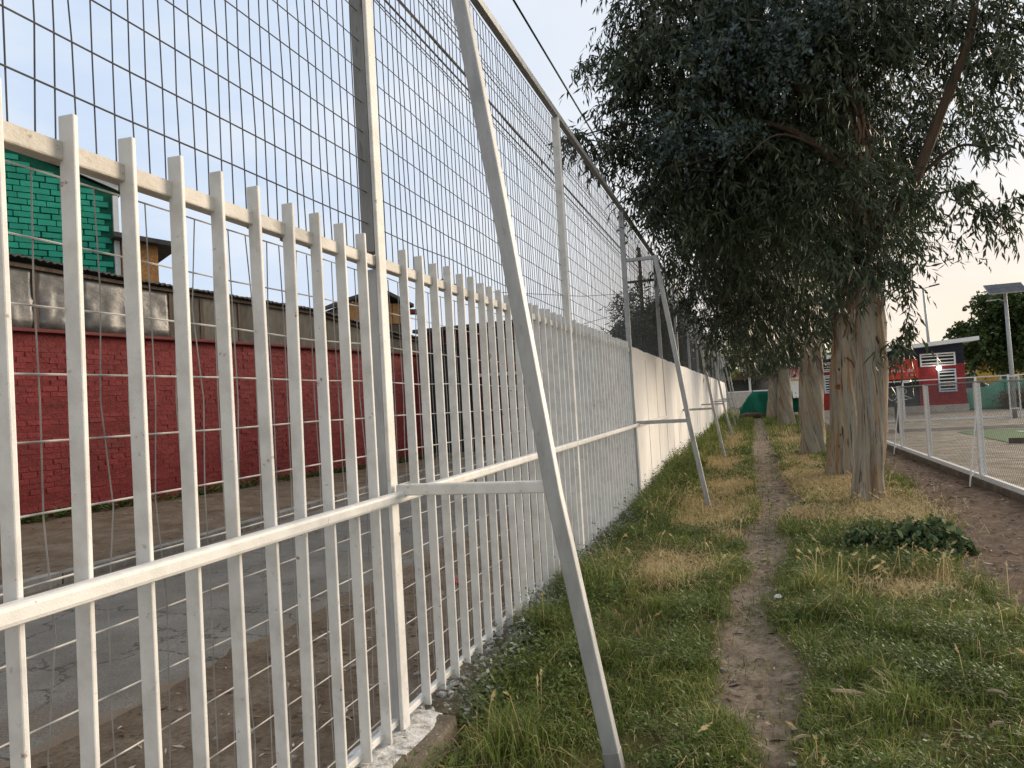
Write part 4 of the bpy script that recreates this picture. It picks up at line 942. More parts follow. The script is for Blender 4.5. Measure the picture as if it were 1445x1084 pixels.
c1 = [(1.2, 11.6, 6.8, 1.9, 1.6, 1.7, 1.1), (-.45, 11.2, 6.7, 1.05, 1.1, 1.25), (-.2, 11.5, 5.3, 1.1, 1.1, .85), (1.0, 11.9, 4.9, 1.4, 1.1, 1.1), (2.7, 11.5, 6.5, .8, .8, .9, .8),
      (3.15, 11.0, 4.75, .38, .5, .7, .45), (3.1, 11., 3.95, .3, .35, .22, .3), (2.45, 10.9, 4.15, .4, .4, .5, .5), (2.1, 10.9, 3.3, .2, .2, .3, .4),
      (-.25, 11.7, 4.2, .75, .75, .6), (-1.55, 11.0, 6.55, .45, .5, .5, .8), (-2.15, 11.0, 5.65, .42, .35, .22, .9), (-1.5, 11.0, 5.4, .35, .35, .25, .7), (-1.2, 11.2, 4.55, .35, .4, .3, .8),
      (-1.15, 11.0, 6.1, .6, .6, .6), (-.95, 11.2, 7.7, .75, .8, .8), (-.85, 12.2, 3.95, .5, .5, .42), (-1.1, 12, 4.9, .4, .5, .5), (2.1, 10.95, 2.45, .1, .1, .08, .15), (1.95, 10.95, 2.2, .06, .06, .08, .15), (1.0, 11.6, 9.0, 2.2, 2.0, 1.3, .5), (3.4, 11, 6.0, .5, .6, .6, .8), (.7, 11.4, 3.9, .7, .5, .45), (1.5, 10.85, 4.5, .4, .3, .4, .7), (1.4, 10.85, 3.65, .5, .25, .45, 1.1), (1.55, 10.85, 3.15, .35, .2, .25, .8), (1.9, 11.1, 3.45, .45, .35, .6, .9)]
l1 = [[(1.70, 11.25, 3.35, .085), (1.93, 11.1, 3.75, .08), (2.30, 11.0, 4.3, .072), (2.68, 10.85, 5.2, .06), (3.03, 10.75, 6.1, .05), (3.2, 10.7, 7.4, .025)],
      [(1.68, 11.3, 4.4, .06), (.9, 11.1, 5.2, .045), (-.2, 11.0, 5.6, .03), (-1.4, 11, 5.7, .018), (-2.2, 11, 5.65, .008)],
      [(1.66, 11.4, 5.2, .06), (.6, 11.2, 6.2, .05), (-.8, 11.1, 7.0, .025), (-1.6, 11, 7.1, .01)],
      [(2.4, 11.2, 4.4, .03), (2.9, 11.1, 4.7, .02), (3.3, 11, 4.5, .008)], [(1.75, 11.2, 3.2, .022), (2.0, 11.0, 3.2, .012), (2.15, 10.95, 2.9, .004)], [(2.6, 11.1, 4.1, .018), (2.9, 11, 4.1, .012), (3.1, 11, 4.0, .004)],
      [(.3, 11.05, 5.4, .02), (-.3, 10.6, 4.9, .012), (-.9, 10.3, 4.75, .005)], [(1.2, 11.0, 4.9, .02), (.6, 10.4, 5.0, .012), (.1, 10.1, 4.6, .005)]]
b1 = ([(.1, 10.3, 6.1, .6, .4, .6), (.7, 10.3, 6.6, .9, .45, .7), (-.6, 10.5, 5.3, .4, .35, .45), (.6, 10.5, 5.1, .6, .35, .3, .5)], 380)
euc((1.49, 11.14, 0), 'nearest eucalyptus of the row, its pale straight trunk standing in front of the second trunk', t1p, l1, c1, 5900, 11, blue=b1, strips=([(1.675, 11.19, 2.65, .185), (1.70, 11.25, 3.2, .175), (1.72, 11.3, 4.4, .16), (1.72, 11.4, 5.6, .13)], 170))
t2p = [(1.50, 14.34, -.08, .25), (1.53, 14.34, .3, .235), (1.60, 14.34, 1.0, .225), (1.64, 14.34, 1.6, .225), (1.74, 14.36, 2.6, .205), (1.85, 14.4, 3.8, .185), (2.03, 14.5, 5.0, .16), (2.1, 14.6, 7, .11), (1.9, 14.7, 9.8, .03)]
c2 = [(1.3, 14.9, 6.2, 2.1, 1.7, 2.3, 1.0), (-.4, 14.8, 4.7, 1.0, 1.0, .9), (.55, 15.0, 3.75, 1.1, .9, .55), (2.7, 14.5, 4.5, .8, .9, .9, .8), (-.85, 15, 3.6, .5, .5, .42, 1.), (-.5, 15.1, 2.95, .45, .4, .38, 1.), (.1, 15, 3.15, .5, .4, .35), (1.0, 14.7, 9.3, 2.2, 2, 1.4, .4), (-.9, 14.8, 6.0, .9, 1., 1.2), (3.4, 14.5, 6.3, .8, .9, 1.1, .7), (1.15, 14.5, 3.2, .6, .4, .5, .9)]
l2 = [[(1.8, 14.4, 3.4, .07), (.9, 14.5, 4.2, .05), (-.2, 14.6, 4.8, .03), (-1.1, 14.7, 5.0, .01)], [(1.9, 14.45, 4.2, .07), (2.6, 14.4, 5.2, .05), (3.2, 14.4, 6.6, .02)], [(1.0, 14.5, 4.1, .02), (.2, 14.7, 3.8, .012), (-.6, 14.9, 3.5, .005)]]
euc((1.52, 14.34, 0), 'second eucalyptus, broad trunk with a rusty hollow directly behind the nearest one', t2p, l2, c2, 3900, 12, strips=([(1.7, 14.34, 2.1, .22), (1.85, 14.4, 3.8, .2), (2.0, 14.5, 5., .17)], 160), twist=.35)
hol = bpy.data.objects['eucalyptus_tree.001']
Vh = []; Fh = []
for i, (rr_, dd) in enumerate(((.115, .05), (.09, -.012), (.062, -.008), (.045, .03), (.0, .045))):
    for j in range(12): q_ = j*math.pi/6; Vh.append((math.cos(q_)*rr_*1.1*(1+.15*math.sin(3*q_)), dd+.012*math.cos(q_)**2*3*(i < 2), math.sin(q_)*rr_*.75))
for i in range(4):
    for j in range(12): Fh.append((i*12+j, i*12+(j+1) % 12, i*12+12+(j+1) % 12, i*12+12+j))
o = MB().add(Vh, Fh).build('hollow', M['rust'], hol, smooth=True); o.location = (1.605-1.52, 14.112-14.34, 1.58)
def scars(root, off, spots):
    mb = MB()
    for (x, y, z, L_) in spots:
        k = 7; V_ = []; F_ = []
        tl = random.uniform(-.35, .35)
        for i in range(k):
            u = i/(k-1)-.5; w_ = L_*.22*math.cos(u*math.pi)+.002
            V_ += [(x+u*L_*tl-w_, y+.02, z+u*L_), (x+u*L_*tl, y-.012*math.cos(u*math.pi), z+u*L_), (x+u*L_*tl+w_, y+.02, z+u*L_)]
        for i in range(k-1): a = i*3; F_ += [(a, a+1, a+4, a+3), (a+1, a+2, a+5, a+4)]
        mb.add([(p[0]-off[0], p[1]-off[1], p[2]-off[2]) for p in V_], F_)
    mb.build('bark_scars', M['scar'], root, kind='stuff')
scars(hol, (1.52, 14.34, 0), [(1.45+.3*random.random(), 14.125, z, random.uniform(.05, .11)) for z in (.45, .55, .66, .75, .9, 1.0, 1.15, 1.9, 2.2)])
scars(bpy.data.objects['eucalyptus_tree'], (1.49, 11.14, 0), [(1.60, 10.96, 1.05, .08), (1.66, 10.96, 1.9, .07), (1.53, 10.965, .55, .06), (1.72, 10.98, 2.2, .12), (1.57, 10.965, .85, .05)])
t3p = [(1.36, 19.05, -.1, .31), (1.42, 19.05, .4, .27), (1.49, 19.05, 1.2, .235), (1.55, 19.05, 2.2, .20), (1.62, 19.1, 3.4, .18), (1.6, 19.2, 5.5, .13), (1.5, 19.2, 9, .04)]
c3 = [(1.2, 19.2, 5.6, 2.0, 1.8, 2.2, 1.0), (-.1, 19.2, 4.3, 1.0, 1.0, .9), (.75, 19.2, 3.3, .9, .9, .55, 1.1), (-.55, 19.4, 3.6, .45, .5, .4), (1.6, 18.7, 3.1, .5, .4, .45, 1.1), (1, 19.2, 8.8, 2.2, 2, 1.5, .5), (3.0, 19.2, 5.6, 1.0, 1.2, 1.4, .7), (.1, 19, 2.95, .35, .35, .3)]
euc((1.38, 19.05, 0), 'third eucalyptus, spirally grained trunk widening at the foot left of the second', t3p, [[(1.6, 19.1, 3.2, .07), (.6, 19.2, 4.2, .04), (-.4, 19.3, 4.6, .015)]], c3, 2700, 13, (.17, .03), strips=([(1.55, 19.05, 2.0, .21), (1.6, 19.1, 3.4, .2)], 60), twist=1.3)
def far_euc(x, y, r_, hb_, lab, seed, lean=.2, wid=1.9):
    tp = [(x, y, -.1, r_), (x+lean*.25, y, 1.2, r_*.85), (x+lean*.6, y, 2.6, r_*.75), (x+lean, y, 5, r_*.55), (x+lean, y, 9, .05)]
    cc = [(x, y, 5.9, wid, 1.9, 2.4, 1.), (x-wid*.65, y, hb_+1.2, wid*.55, 1.2, 1.0), (x-.2, y, hb_+.45, wid*.5, 1., .55, 1.1), (x+1.2, y, hb_+1.4, 1.1, 1.2, 1.1, .8), (x-wid*.8, y, hb_+.5, .5, .6, .45, .9), (x, y, 9.2, 2.0, 2, 1.5, .5)]
    euc((x, y, 0), lab, tp, [[(x+lean*.6, y, 2.8, .08), (x-.8, y, 4.3, .04), (x-1.5, y, 4.6, .015)]], cc, 1500, seed, (.24, .044), None, None, 12, 20, .6, 1.0)
far_euc(1.90, 28.5, .22, 2.9, 'slim eucalyptus trunk half hidden behind the third tree', 14, .15)
far_euc(1.52, 34.75, .36, 3.0, 'fourth grey eucalyptus trunk seen down the path', 15, .1)
far_euc(1.28, 45.0, .32, 3.0, 'last brown eucalyptus trunk beside the green screen', 16, .35, 2.2)
# dark street trees behind the fence, right-hand round tree, far trees
def broad(loc, lab, clumps, nsp, seed, mt, trunk_r=.14, leaf=(.16, .07), per=10, h=3., limbs=None, cat='tree', droop=.2, slen=.5, name='street_tree'):
    rs = np.random.default_rng(seed); root = tree(name, loc, lab, cat)
    link('trunk', trunk_mesh([(0, 0, -.1, trunk_r), (.05, 0, h*.4, trunk_r*.8), (.1, .05, h*.8, trunk_r*.65), (.05, .1, h*1.25, trunk_r*.3)], 'trunk', M['darkbark'], 12, 5, .3, seed=seed % 4), root)
    for q_ in range(4):
        a = q_*1.6+seed; e = max(c[3] for c in clumps)*.6
        link('limb', trunk_mesh([(.08, .03, h*.7, trunk_r*.5), (.08+math.cos(a)*e*.5, math.sin(a)*e*.5, h*1.05, trunk_r*.3), (.08+math.cos(a)*e, math.sin(a)*e, h*1.35, trunk_r*.1)], 'limb', M['darkbark'], 8, 4, .3, .05, 0, seed=q_), root)
    v, f, t_ = leaf_cloud(clumps, nsp, rs, leaf, per, droop, True, (.1, .9), .6, slen)
    o = link('crown', fast_mesh('crown', v, f, mt, {'tint': t_}), root); tag(o, kind='stuff'); return root
broad((-3.3, 24.5, 0), 'dark drooping street tree pressed against the back of the mesh', [(0, 0, 3.9, .8, 1.2, 1.3), (.2, 1.5, 4.3, .8, 1.4, 1.2), (0, -1.6, 3.6, .5, .9, .8, .7)], 800, 31, M['leaf'], .12, (.2, .045), 12, 2.6, droop=.8)
broad((-3.4, 31, 0), 'larger dark street tree farther along behind the mesh', [(0, 0, 4.3, 1.1, 2, 1.6), (.1, 2.6, 4.6, 1.1, 2, 1.5), (0, 6, 4.4, 1.0, 2.2, 1.5)], 1100, 32, M['leaf'], .15, (.25, .06), 12, 3., droop=.8)
broad((18.6, 60, 0), 'round dense green tree to the right of the clubhouse', [(0, 0, 5.2, 3.2, 3, 2.4, 1.2), (-2.6, 0, 4.2, 1.6, 2, 1.5), (-1.2, -.6, 6.6, 1.6, 1.8, 1.0), (2.4, 0, 5.4, 2.4, 2.4, 2.2), (-3.6, 0, 5.2, .7, .8, .4, .6), (0.8, -1.5, 3.0, 2.2, 1.6, .9), (-2.6, 0, 2.9, .9, 1.2, .8)], 2600, 33, M['treeleaf'], .25, (.30, .2), 10, 3., slen=.8, name='broadleaf_tree')
broad((27, 66, 0), 'broad green tree at the far right edge behind the lamp', [(0, 0, 5., 3.6, 3, 2.6), (2.8, 0, 4.2, 2.6, 2.5, 2)], 1500, 34, M['treeleaf'], .25, (.32, .2), 10, 3., slen=.8, name='broadleaf_tree')
for i, (x, y, s_, lb) in enumerate(((-4.6, 84, 1.25, 'bright green bushy tree far beyond the end of the fence'), (1.5, 118, 1.2, 'smaller bright tree beside the beige house at the end of the path'), (6.5, 120, 1.1, 'far green tree behind the last trunks'), (8.5, 88, 1.1, 'far green tree behind the clubhouse left end'))):
    broad((x, y, 0), lb, [(0, 0, 4.2*s_, 2.2*s_, 2, 1.7*s_), (1.4*s_, 0, 3.3*s_, 1.4*s_, 1.5, 1.1*s_), (-1.3*s_, 0, 3.4*s_, 1.3*s_, 1.5, 1.2*s_)], 500, 40+i, M['brightleaf'], .2, (.4, .25), 9, 2.6*s_, slen=.8, name='far_tree')
broad((13.3, 42.6, 0), 'dark brushwood heap in front of the pale green cloth', [(0, 0, .55, 1.2, .5, .5), (1.1, 0, .4, .8, .5, .4), (-.7, 0, .3, .6, .4, .3)], 420, 45, M['litter'], .03, (.3, .03), 10, .5, cat='brushwood', name='brushwood_heap')

# ------------------------------------------------------------------ grass and small growth
def scatter(k, x0, x1, y0, y1, rs, ypow=1.):
    return rs.uniform(x0, x1, k), y0+(y1-y0)*rs.random(k)**ypow
def blades(x, y, rs, ln, wd, tintv, lean=.6, sink=.01):
    k = len(x); z = ground_h(x, y)-sink
    a = rs.uniform(0, 2*math.pi, k); le = lean*(.3+rs.random(k)); dx, dy = np.cos(a)*le, np.sin(a)*le
    a2 = a+math.pi/2+rs.normal(size=k)*.5; sx, sy = np.cos(a2)*wd/2, np.sin(a2)*wd/2
    b0 = np.column_stack([x, y, z]); V_ = np.empty((k, 5, 3)); S = np.column_stack([sx, sy, np.zeros(k)])
    V_[:, 0] = b0+S; V_[:, 1] = b0-S
    md = b0+np.column_stack([dx*ln*.35, dy*ln*.35, ln*.55]); V_[:, 2] = md-S*.8; V_[:, 3] = md+S*.8
    h2 = ln*np.clip(1-.45*le, .25, 1)
    V_[:, 4] = b0+np.column_stack([dx*ln*1.0, dy*ln*1.0, h2])
    i5 = np.arange(k)*5
    F_ = np.concatenate([np.column_stack([i5, i5+1, i5+2]), np.column_stack([i5, i5+2, i5+3]), np.column_stack([i5+3, i5+2, i5+4])])
    return V_.reshape(-1, 3), F_, np.repeat(tintv, 5)
rs = np.random.default_rng(99)
def dens(x, y):
    d = sstep(-.02, .16, path_d(x, y))*(1-sstep(-.25, .12, x-track_edge(y)+(fbm(x, y, .6, 31, 3)-.5)*.6))
    d = np.maximum(d, .05*(path_d(x, y) > -.22)*(1-sstep(-.25, .3, x-track_edge(y))))+.035*sstep(.56, .7, fbm(x, y, .3, 53, 3))*(x < 2.4)
    d = d*np.where((x < -1.38) & (y < 3.5), 0, 1)
    d = d*(.22+.78*sstep(.32, .55, fbm(x, y, .45, 51, 3)))
    for tx, ty, tr in ((1.49, 11.14, .2), (1.53, 14.34, .24), (1.38, 19.05, .29)): d = np.where(np.hypot(x-tx, y-ty) < tr, 0, d)
    return d
def hgt(x, y):
    tall = sstep(.5, .72, fbm(x, y, .38, 66, 3))
    e = np.exp(-((x+1.25)/.38)**2)                       # weedy strip by the fence
    lush = np.exp(-(((x-.95)/.75)**2+((y-5.2)/1.5)**2))
    return .05+.10*e*(.5+tall)+.11*lush*(.45+.8*tall)+.06*(fbm(x, y, .9, 61, 3)-.3)+.055*tall
gp = []; dp = []
for (k, y0, y1, s_) in ((115000, 2.2, 5.6, 1.), (70000, 5.6, 9, 1.25), (75000, 9, 15, 1.7), (45000, 15, 26, 2.6), (30000, 26, 52, 4.2)):
    x, y = scatter(k, -1.56, 2.7, y0, y1, rs); d = dens(x, y); keep = rs.random(k) < d; x, y = x[keep], y[keep]
    sm_ = straw_m(x, y); dry = rs.random(len(x)) < np.clip(sm_*.95+.07, 0, .96)
    hh = hgt(x, y)*(.45+1.1*rs.random(len(x)))*np.sqrt(s_)
    tn = np.clip(.12+.62*fbm(x, y, .7, 71, 3)+rs.normal(size=len(x))*.17, 0, 1)
    gp.append(blades(x[~dry], y[~dry], rs, hh[~dry], .0048*s_*(.7+.6*rs.random((~dry).sum())), tn[~dry], .75))
    hd = hh[dry]*np.where(sm_[dry] > .45, .9, 1.15)
    dp.append(blades(x[dry], y[dry], rs, hd, .0036*s_*(.7+.6*rs.random(dry.sum())), np.clip(.3+.6*rs.random(dry.sum()), 0, 1), 1.25))
v, f, t_ = join(gp); o = link('short_grass', fast_mesh('short_grass', v, f, M['grass'], {'tint': t_})); tag(o, 'short green grass on both sides of the trodden path', 'grass', kind='stuff')
v, f, t_ = join(dp); o = link('dry_grass', fast_mesh('dry_grass', v, f, M['straw'], {'tint': t_})); tag(o, 'dry straw coloured grass in patches along the path', 'grass', kind='stuff')
# flattened straw mats
xp, yp, wp = [], [], []
for cx, cy, a, b_ in STRAW[:9]:
    k = int(5200*a*b_) if cy < 9 else int(2600*a*b_)
    x = cx+rs.normal(size=k)*a*.5; y = cy+rs.normal(size=k)*b_*.5; kk = (path_d(x, y) > -.02) & (x > -1.5); xp.append(x[kk]); yp.append(y[kk])
x = np.concatenate(xp); y = np.concatenate(yp)
v, f, t_ = blades(x, y, rs, .06+.09*rs.random(len(x)), .004*(1+y/14)*(.7+.6*rs.random(len(x))), np.clip(.35+.6*rs.random(len(x)), 0, 1), 2.2, -.012)
o = link('straw_mat', fast_mesh('straw_mat', v, f, M['straw'], {'tint': t_})); tag(o, 'flattened pale straw lying in mats beside the path', 'straw', kind='stuff')
# foxtail heads
def heads(x, y, rs, h):
    V_, F_, T_ = [], [], []
    for i in range(len(x)):
        z0 = float(ground_h(x[i], y[i])); a = rs.uniform(0, 6.28); ln = rs.uniform(.035, .07); bx, by = math.cos(a), math.sin(a); top = np.array([x[i]+bx*h[i]*.35, y[i]+by*h[i]*.35, z0+h[i]])
        b0 = len(V_); w_ = .0014*(1+y[i]/9); s_ = np.array([-by, bx, 0])*w_
        p0 = np.array([x[i], y[i], z0]); V_ += [p0+s_, p0-s_, top+s_, top-s_]; F_ += [(b0, b0+1, b0+3), (b0, b0+3, b0+2)]; tt = rs.uniform(.35, 1.); T_ += [tt*.8]*4
        dirv = np.array([bx*.7, by*.7, .5]); dirv /= np.linalg.norm(dirv); base = top; wv = .0075*(1+y[i]/25)
        for q_ in range(9):
            u = q_/8; p = base+dirv*ln*u; ww = wv*(math.sin(math.pi*(.12+.8*u)))
            rv = rs.normal(size=3); rv -= dirv*rv.dot(dirv); rv /= np.linalg.norm(rv)
            b0 = len(V_); V_ += [p, p+dirv*ln*.22+np.cross(dirv, rv)*ww*.5, p+dirv*ln*.35+rv*ww*1.5]; F_ += [(b0, b0+1, b0+2)]; T_ += [tt]*3
            b0 = len(V_); V_ += [p, p+dirv*ln*.22-np.cross(dirv, rv)*ww*.5, p+dirv*ln*.35-rv*ww*1.5]; F_ += [(b0, b0+1, b0+2)]; T_ += [tt]*3
    return np.array(V_), np.array(F_), np.array(T_)
hx, hy = scatter(900, -1.45, 2.1, 2.6, 13, rs); kk = (dens(hx, hy) > .3) & (rs.random(900) < .14+straw_m(hx, hy)); hx, hy = hx[kk], hy[kk]
ex_ = np.array([(1.10+rs.normal()*.28, 6.4+rs.normal()*.28) for _ in range(24)]+[(1.4+rs.normal()*.1, 6.6+rs.normal()*.12) for _ in range(16)]+[(.55+rs.normal()*.14, 6.2+rs.normal()*.15) for _ in range(14)])
hx = np.concatenate([hx, ex_[:, 0]]); hy = np.concatenate([hy, ex_[:, 1]])
v, f, t_ = heads(hx, hy, rs, np.clip(hgt(hx, hy)*1.15+.05+.06*rs.random(len(hx)), .1, .32))
o = link('foxtail_grass', fast_mesh('foxtail_grass', v, f, M['straw'], {'tint': t_})); tag(o, 'pale foxtail seed heads standing above the green grass', 'grass', kind='stuff')
# broad-leaved weeds
def weeds(x, y, rs, per, size, hmax, tlo=.1, thi=.9, width=.5):
    k = len(x); n_ = k*per; bx = np.repeat(x, per)+rs.normal(size=n_)*.028; by = np.repeat(y, per)+rs.normal(size=n_)*.028
    hz = np.repeat(ground_h(x, y), per)+np.repeat(hmax, per)*rs.random(n_)**.8
    ls = np.repeat(size, per)*(.6+.8*rs.random(n_)); a = rs.uniform(0, 2*math.pi, n_); el = rs.uniform(-.3, .8, n_)
    d = np.column_stack([np.cos(a)*np.cos(el), np.sin(a)*np.cos(el), np.sin(el)]); sd_ = np.column_stack([-np.sin(a), np.cos(a), rs.normal(size=n_)*.4])
    b0 = np.column_stack([bx, by, hz]); V_ = np.empty((n_, 4, 3)); V_[:, 0] = b0; m_ = b0+d*(ls*.5)[:, None]; V_[:, 1] = m_+sd_*(ls*width*.5)[:, None]; V_[:, 3] = m_-sd_*(ls*width*.5)[:, None]; V_[:, 2] = b0+d*ls[:, None]
    i4 = np.arange(n_)*4; F_ = np.concatenate([np.column_stack([i4, i4+1, i4+2]), np.column_stack([i4, i4+2, i4+3])])
    tn = tlo+(thi-tlo)*np.clip(.6*np.repeat(rs.random(k), per)+.4*rs.random(n_), 0, 1)
    return V_.reshape(-1, 3), F_, np.repeat(tn, 4)
wp_ = []
for (k, y0, y1, per_, sz_) in ((21000, 2.2, 5.2, 11, .016), (16000, 5.2, 9, 10, .020)):
    x, y = scatter(k, -1.5, 2.15, y0, y1, rs); clump = fbm(x, y, .33, 81, 3)
    kk = rs.random(k) < np.clip(dens(x, y), 0, 1)*(.15+.85*sstep(.42, .58, clump))*(1-straw_m(x, y)*.8); x, y = x[kk], y[kk]; clump = clump[kk]
    tl = .05+.45*fbm(x, y, .5, 83, 2)
    v_, f_, t_ = weeds(x, y, rs, per_, sz_+.012*rs.random(len(x)), hgt(x, y)*(.55+1.1*sstep(.45, .7, clump))*(.6+.6*rs.random(len(x))), .0, .75, .34)
    wp_.append((v_, f_, np.clip(t_+np.repeat(tl-.2, per_*4), 0, 1)))
x, y = scatter(2200, -1.52, -1.0, 3.3, 16, rs); wp_.append(weeds(x, y, rs, 10, .026*(1+y/20), .10+.13*rs.random(len(x)), .0, .8, .38))
x, y = scatter(3500, -1.5, 2., 8.5, 22, rs); kk = rs.random(3500) < dens(x, y)*(1-straw_m(x, y)); x, y = x[kk], y[kk]; wp_.append(weeds(x, y, rs, 7, .03+y*.0022, hgt(x, y), .1, .9))
x, y = scatter(260, -1.52, -1.25, 8.5, 24, rs); wp_.append(weeds(x, y, rs, 16, .035*(1+y/30), .18+.28*rs.random(260), .1, .8, .35))
v, f, t_ = join(wp_); o = link('weed_leaves', fast_mesh('weed_leaves', v, f, M['weed'], {'tint': t_})); tag(o, 'small broad leaved weeds mixed into the grass', 'weeds', kind='stuff')
x, y = scatter(520, -1.66, -1.40, 3.35, 9.5, rs); v, f, t_ = weeds(x, y, rs, 12, .026*(1+y/20), .10+.09*rs.random(520), .0, 1., .42)
o = link('dusted_weeds', fast_mesh('dusted_weeds', v, f, M['dusty'], {'tint': t_})); tag(o, 'weeds dusted with white paint at the foot of the pickets', 'weeds', kind='stuff')
# mallow bushes
def bush(loc, r_, h_, k, seed, lab):
    rs2 = np.random.default_rng(seed); root = tree('mallow_bush', (loc[0], loc[1], float(ground_h(np.array([loc[0]]), np.array([loc[1]]))[0])), lab, 'bush')
    a = rs2.uniform(0, 6.28, k); rr = r_*np.sqrt(rs2.random(k)); rr = rr*(.75+.5*vnoise(np.cos(a)*2, np.sin(a)*2, .6, seed)); z = np.abs(h_*(1-(rr/r_/1.2)**2)*(.15+.85*rs2.random(k)))*(.6+.8*vnoise(np.cos(a)*rr*9, np.sin(a)*rr*9, 1., seed+2))
    b0 = np.column_stack([np.cos(a)*rr, np.sin(a)*rr, z]); V_, F_ = [], []
    n_ = 5; az_ = rs2.uniform(0, 6.28, k); sz = .014+.020*rs2.random(k)
    for i in range(k):
        sz[i] *= .6+.8*rs2.random(); nx_, ny_ = rs2.normal()*.75, rs2.normal()*.75; ux = np.array([1, 0, -nx_]); uy = np.array([0, 1, -ny_]); q0 = len(V_); V_.append(b0[i])
        for j in range(6):
            q_ = az_[i]+j*2*math.pi/6; rj = sz[i]*(1 if j % 2 else .78); V_.append(b0[i]+ux*math.cos(q_)*rj+uy*math.sin(q_)*rj+np.array([0, 0, .008*(j % 2)]))
        for j in range(6): F_.append((q0, q0+1+j, q0+1+(j+1) % 6))
    o = link('leaves', fast_mesh('leaves', np.array(V_), np.array(F_), M['bush'], {'tint': np.repeat(rs2.random(k), 7)}), root); tag(o, kind='stuff')
    st_ = MB()
    for i in range(26):
        q_ = rs2.uniform(0, 6.28); e = r_*rs2.uniform(.3, .9); st_.tube([(0, 0, 0), (math.cos(q_)*e*.5, math.sin(q_)*e*.5, h_*.45), (math.cos(q_)*e, math.sin(q_)*e, h_*.8*(1-(e/r_)**2)+.03)], .004, 4, False)
    st_.build('stems', M['weed'], root)
bush((1.48, 7.75, 0), .37, .33, 1500, 5, 'dark green mallow bush at the edge of the dirt track')
bush((1.05, 8.0, 0), .26, .2, 420, 6, 'smaller dark mallow clump left of the big bush')
# litter
lx, ly = scatter(5200, 1.5, 3.25, 5, 22, rs); k2 = rs.random(5200) < .25+.75*(fbm(lx, ly, .8, 91, 3) > .48); lx, ly = lx[k2], ly[k2]
for tx_, ty_ in ((1.49, 11.14), (1.53, 14.34), (1.38, 19.05)):
    a_ = rs.uniform(0, 6.28, 260); r_ = .2+np.abs(rs.normal(size=260))*.4; lx = np.concatenate([lx, tx_+np.cos(a_)*r_]); ly = np.concatenate([ly, ty_+np.sin(a_)*r_])
px_, py2 = scatter(2200, -.6, .9, 2.6, 20, rs); lx = np.concatenate([lx, px_]); ly = np.concatenate([ly, py2])
qx, qy = scatter(1500, -3.4, -1.9, 2, 14, rs); qx2, qy2 = scatter(1500, -12.5, -7.3, 6, 24, rs); lx = np.concatenate([lx, qx, qx2]); ly = np.concatenate([ly, qy, qy2]); k = len(lx)
a = rs.uniform(0, 6.28, k); L_ = (.035+.06*rs.random(k)**2)*(1+ly*.02); W_ = L_*rs.uniform(.12, .35, k); z = ground_h(lx, ly)+.006
V_ = np.empty((k, 4, 3)); d = np.column_stack([np.cos(a), np.sin(a), rs.normal(size=k)*.12]); s_ = np.column_stack([-np.sin(a), np.cos(a), rs.normal(size=k)*.3]); b0 = np.column_stack([lx, ly, z])
V_[:, 0] = b0-d*L_[:, None]/2; V_[:, 2] = b0+d*L_[:, None]/2; V_[:, 1] = b0+s_*W_[:, None]/2+[0, 0, .004]; V_[:, 3] = b0-s_*W_[:, None]/2
i4 = np.arange(k)*4; F_ = np.concatenate([np.column_stack([i4, i4+1, i4+2]), np.column_stack([i4, i4+2, i4+3])])
o = link('leaf_litter', fast_mesh('leaf_litter', V_.reshape(-1, 3), F_, M['litter'], {'tint': np.repeat(rs.random(k)**1.4, 4)})); tag(o, 'dead leaves and bark bits scattered over the bare earth', 'leaf litter', kind='stuff')
# pebbles
pb = MB()
for i in range(650):
    if i < 300: x, y = random.uniform(-.5, .7), random.uniform(3, 12)
    elif i < 470: x, y = random.uniform(1.7, 3.2), random.uniform(5, 14)
    else: x, y = random.uniform(-3.4, -1.9), random.uniform(2, 10)
    s = random.uniform(.004, .016)*(1.5 if i > 470 else 1); pb.box((x, y, float(ground_h(np.array([x]), np.array([y]))[0])+s*.3), (s*2, s*1.5, s), rz=random.uniform(0, 3), j=s*.3)
pb.build('pebbles', M['kerb'], None, kind='stuff', label='small stones on the bare earth')
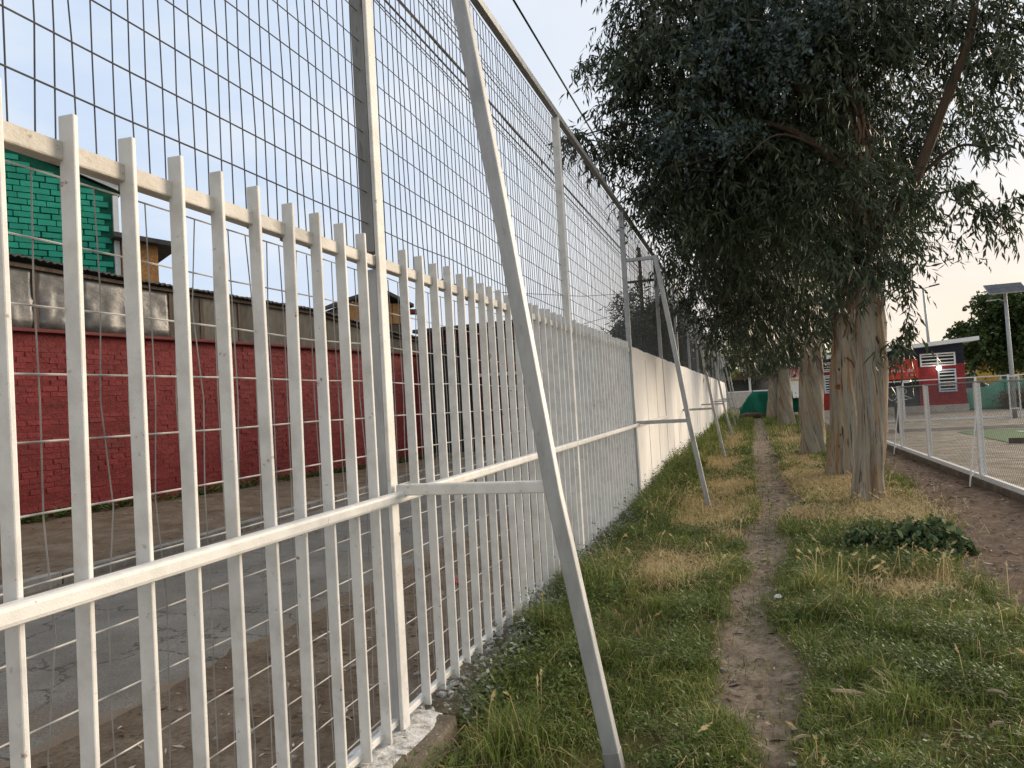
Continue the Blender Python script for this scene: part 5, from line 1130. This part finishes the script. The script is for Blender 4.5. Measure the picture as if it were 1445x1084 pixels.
# single finds
def gz(x, y): return float(ground_h(np.array([x]), np.array([y]))[0])
def chip(x, y, ln, wd, rz, lab, mt='barkchip', lift=.03, cat='bark'):
    V_ = []; F_ = []
    for i in range(7):
        u = i/6; ww = wd*(.55+.45*math.sin(math.pi*min(1, u*1.1))); zc = .012*math.sin(math.pi*u)
        for j in range(4):
            q_ = -1+2*j/3; V_.append(((u-.5)*ln+random.uniform(-.004, .004), q_*ww/2, zc+.010*(1-q_*q_)))
    for i in range(6):
        for j in range(3): a = i*4+j; F_.append((a, a+4, a+5, a+1))
    o = MB().add(V_, F_).build('bark_piece', M[mt]); o.location = (x, y, gz(x, y)+lift); o.rotation_euler = (R(8), R(-4), rz); s_ = o.modifiers.new('solid', 'SOLIDIFY'); s_.thickness = .006
    tag(o, lab, cat)
chip(.385, 4.02, .17, .03, -.35, 'pale curved bark piece lying on grass right of the path', lift=.07)
chip(.13, 3.55, .09, .014, .5, 'thin bark sliver at the right edge of the path')
chip(-.28, 4.75, .06, .02, 1.1, 'small tan bark flake on the left edge of the path')
chip(-.02, 3.72, .05, .02, .9, 'short bark flake in the middle of the near path')
chip(1.05, 4.1, .09, .010, -.7, 'long bark sliver deep in the grass at right', lift=.08)
chip(.95, 3.75, .07, .011, .4, 'pale bark sliver in the near grass at lower right', lift=.08)
def crumple(name, x, y, s, mt, lab, cat, lift=0):
    bm = bmesh.new(); bmesh.ops.create_icosphere(bm, subdivisions=2, radius=s)
    for v in bm.verts: v.co *= random.uniform(.62, 1.15); v.co.z *= .55
    me = bpy.data.meshes.new(name); bm.to_mesh(me); bm.free(); me.materials.append(M[mt]); o = link(name, me, None, (x, y, gz(x, y)+s*.4+lift)); tag(o, lab, cat)
crumple('paper_scrap', .12, 5.95, .035, 'paper', 'crumpled white paper scrap beside the path on the right', 'litter', .03)
crumple('stone', -.22, 8.05, .05, 'kerb', 'pale grey stone at the left edge of the path', 'stone')
crumple('plastic_scrap', -2.66, 6.34, .06, 'redscrap', 'red plastic scrap on the dirt behind the pickets', 'litter')
crumple('plastic_scrap', -2.2, 3.55, .03, 'paper', 'white scrap on the dirt behind the nearest pickets', 'litter')
# weeds and moss along the foot of the red wall
x = rs.uniform(0, LEN, 500); mx = A.x+D.x*x+Nn.x*rs.uniform(.05, .45, 500); my = A.y+D.y*x+Nn.y*.2
v, f, t_ = weeds(mx, my, rs, 8, .07+.05*rs.random(500), .04+.12*rs.random(500), .0, .6)
o = link('wall_weeds', fast_mesh('wall_weeds', v, f, M['weed'], {'tint': t_})); tag(o, 'dark weeds growing along the foot of the red wall', 'weeds', kind='stuff')
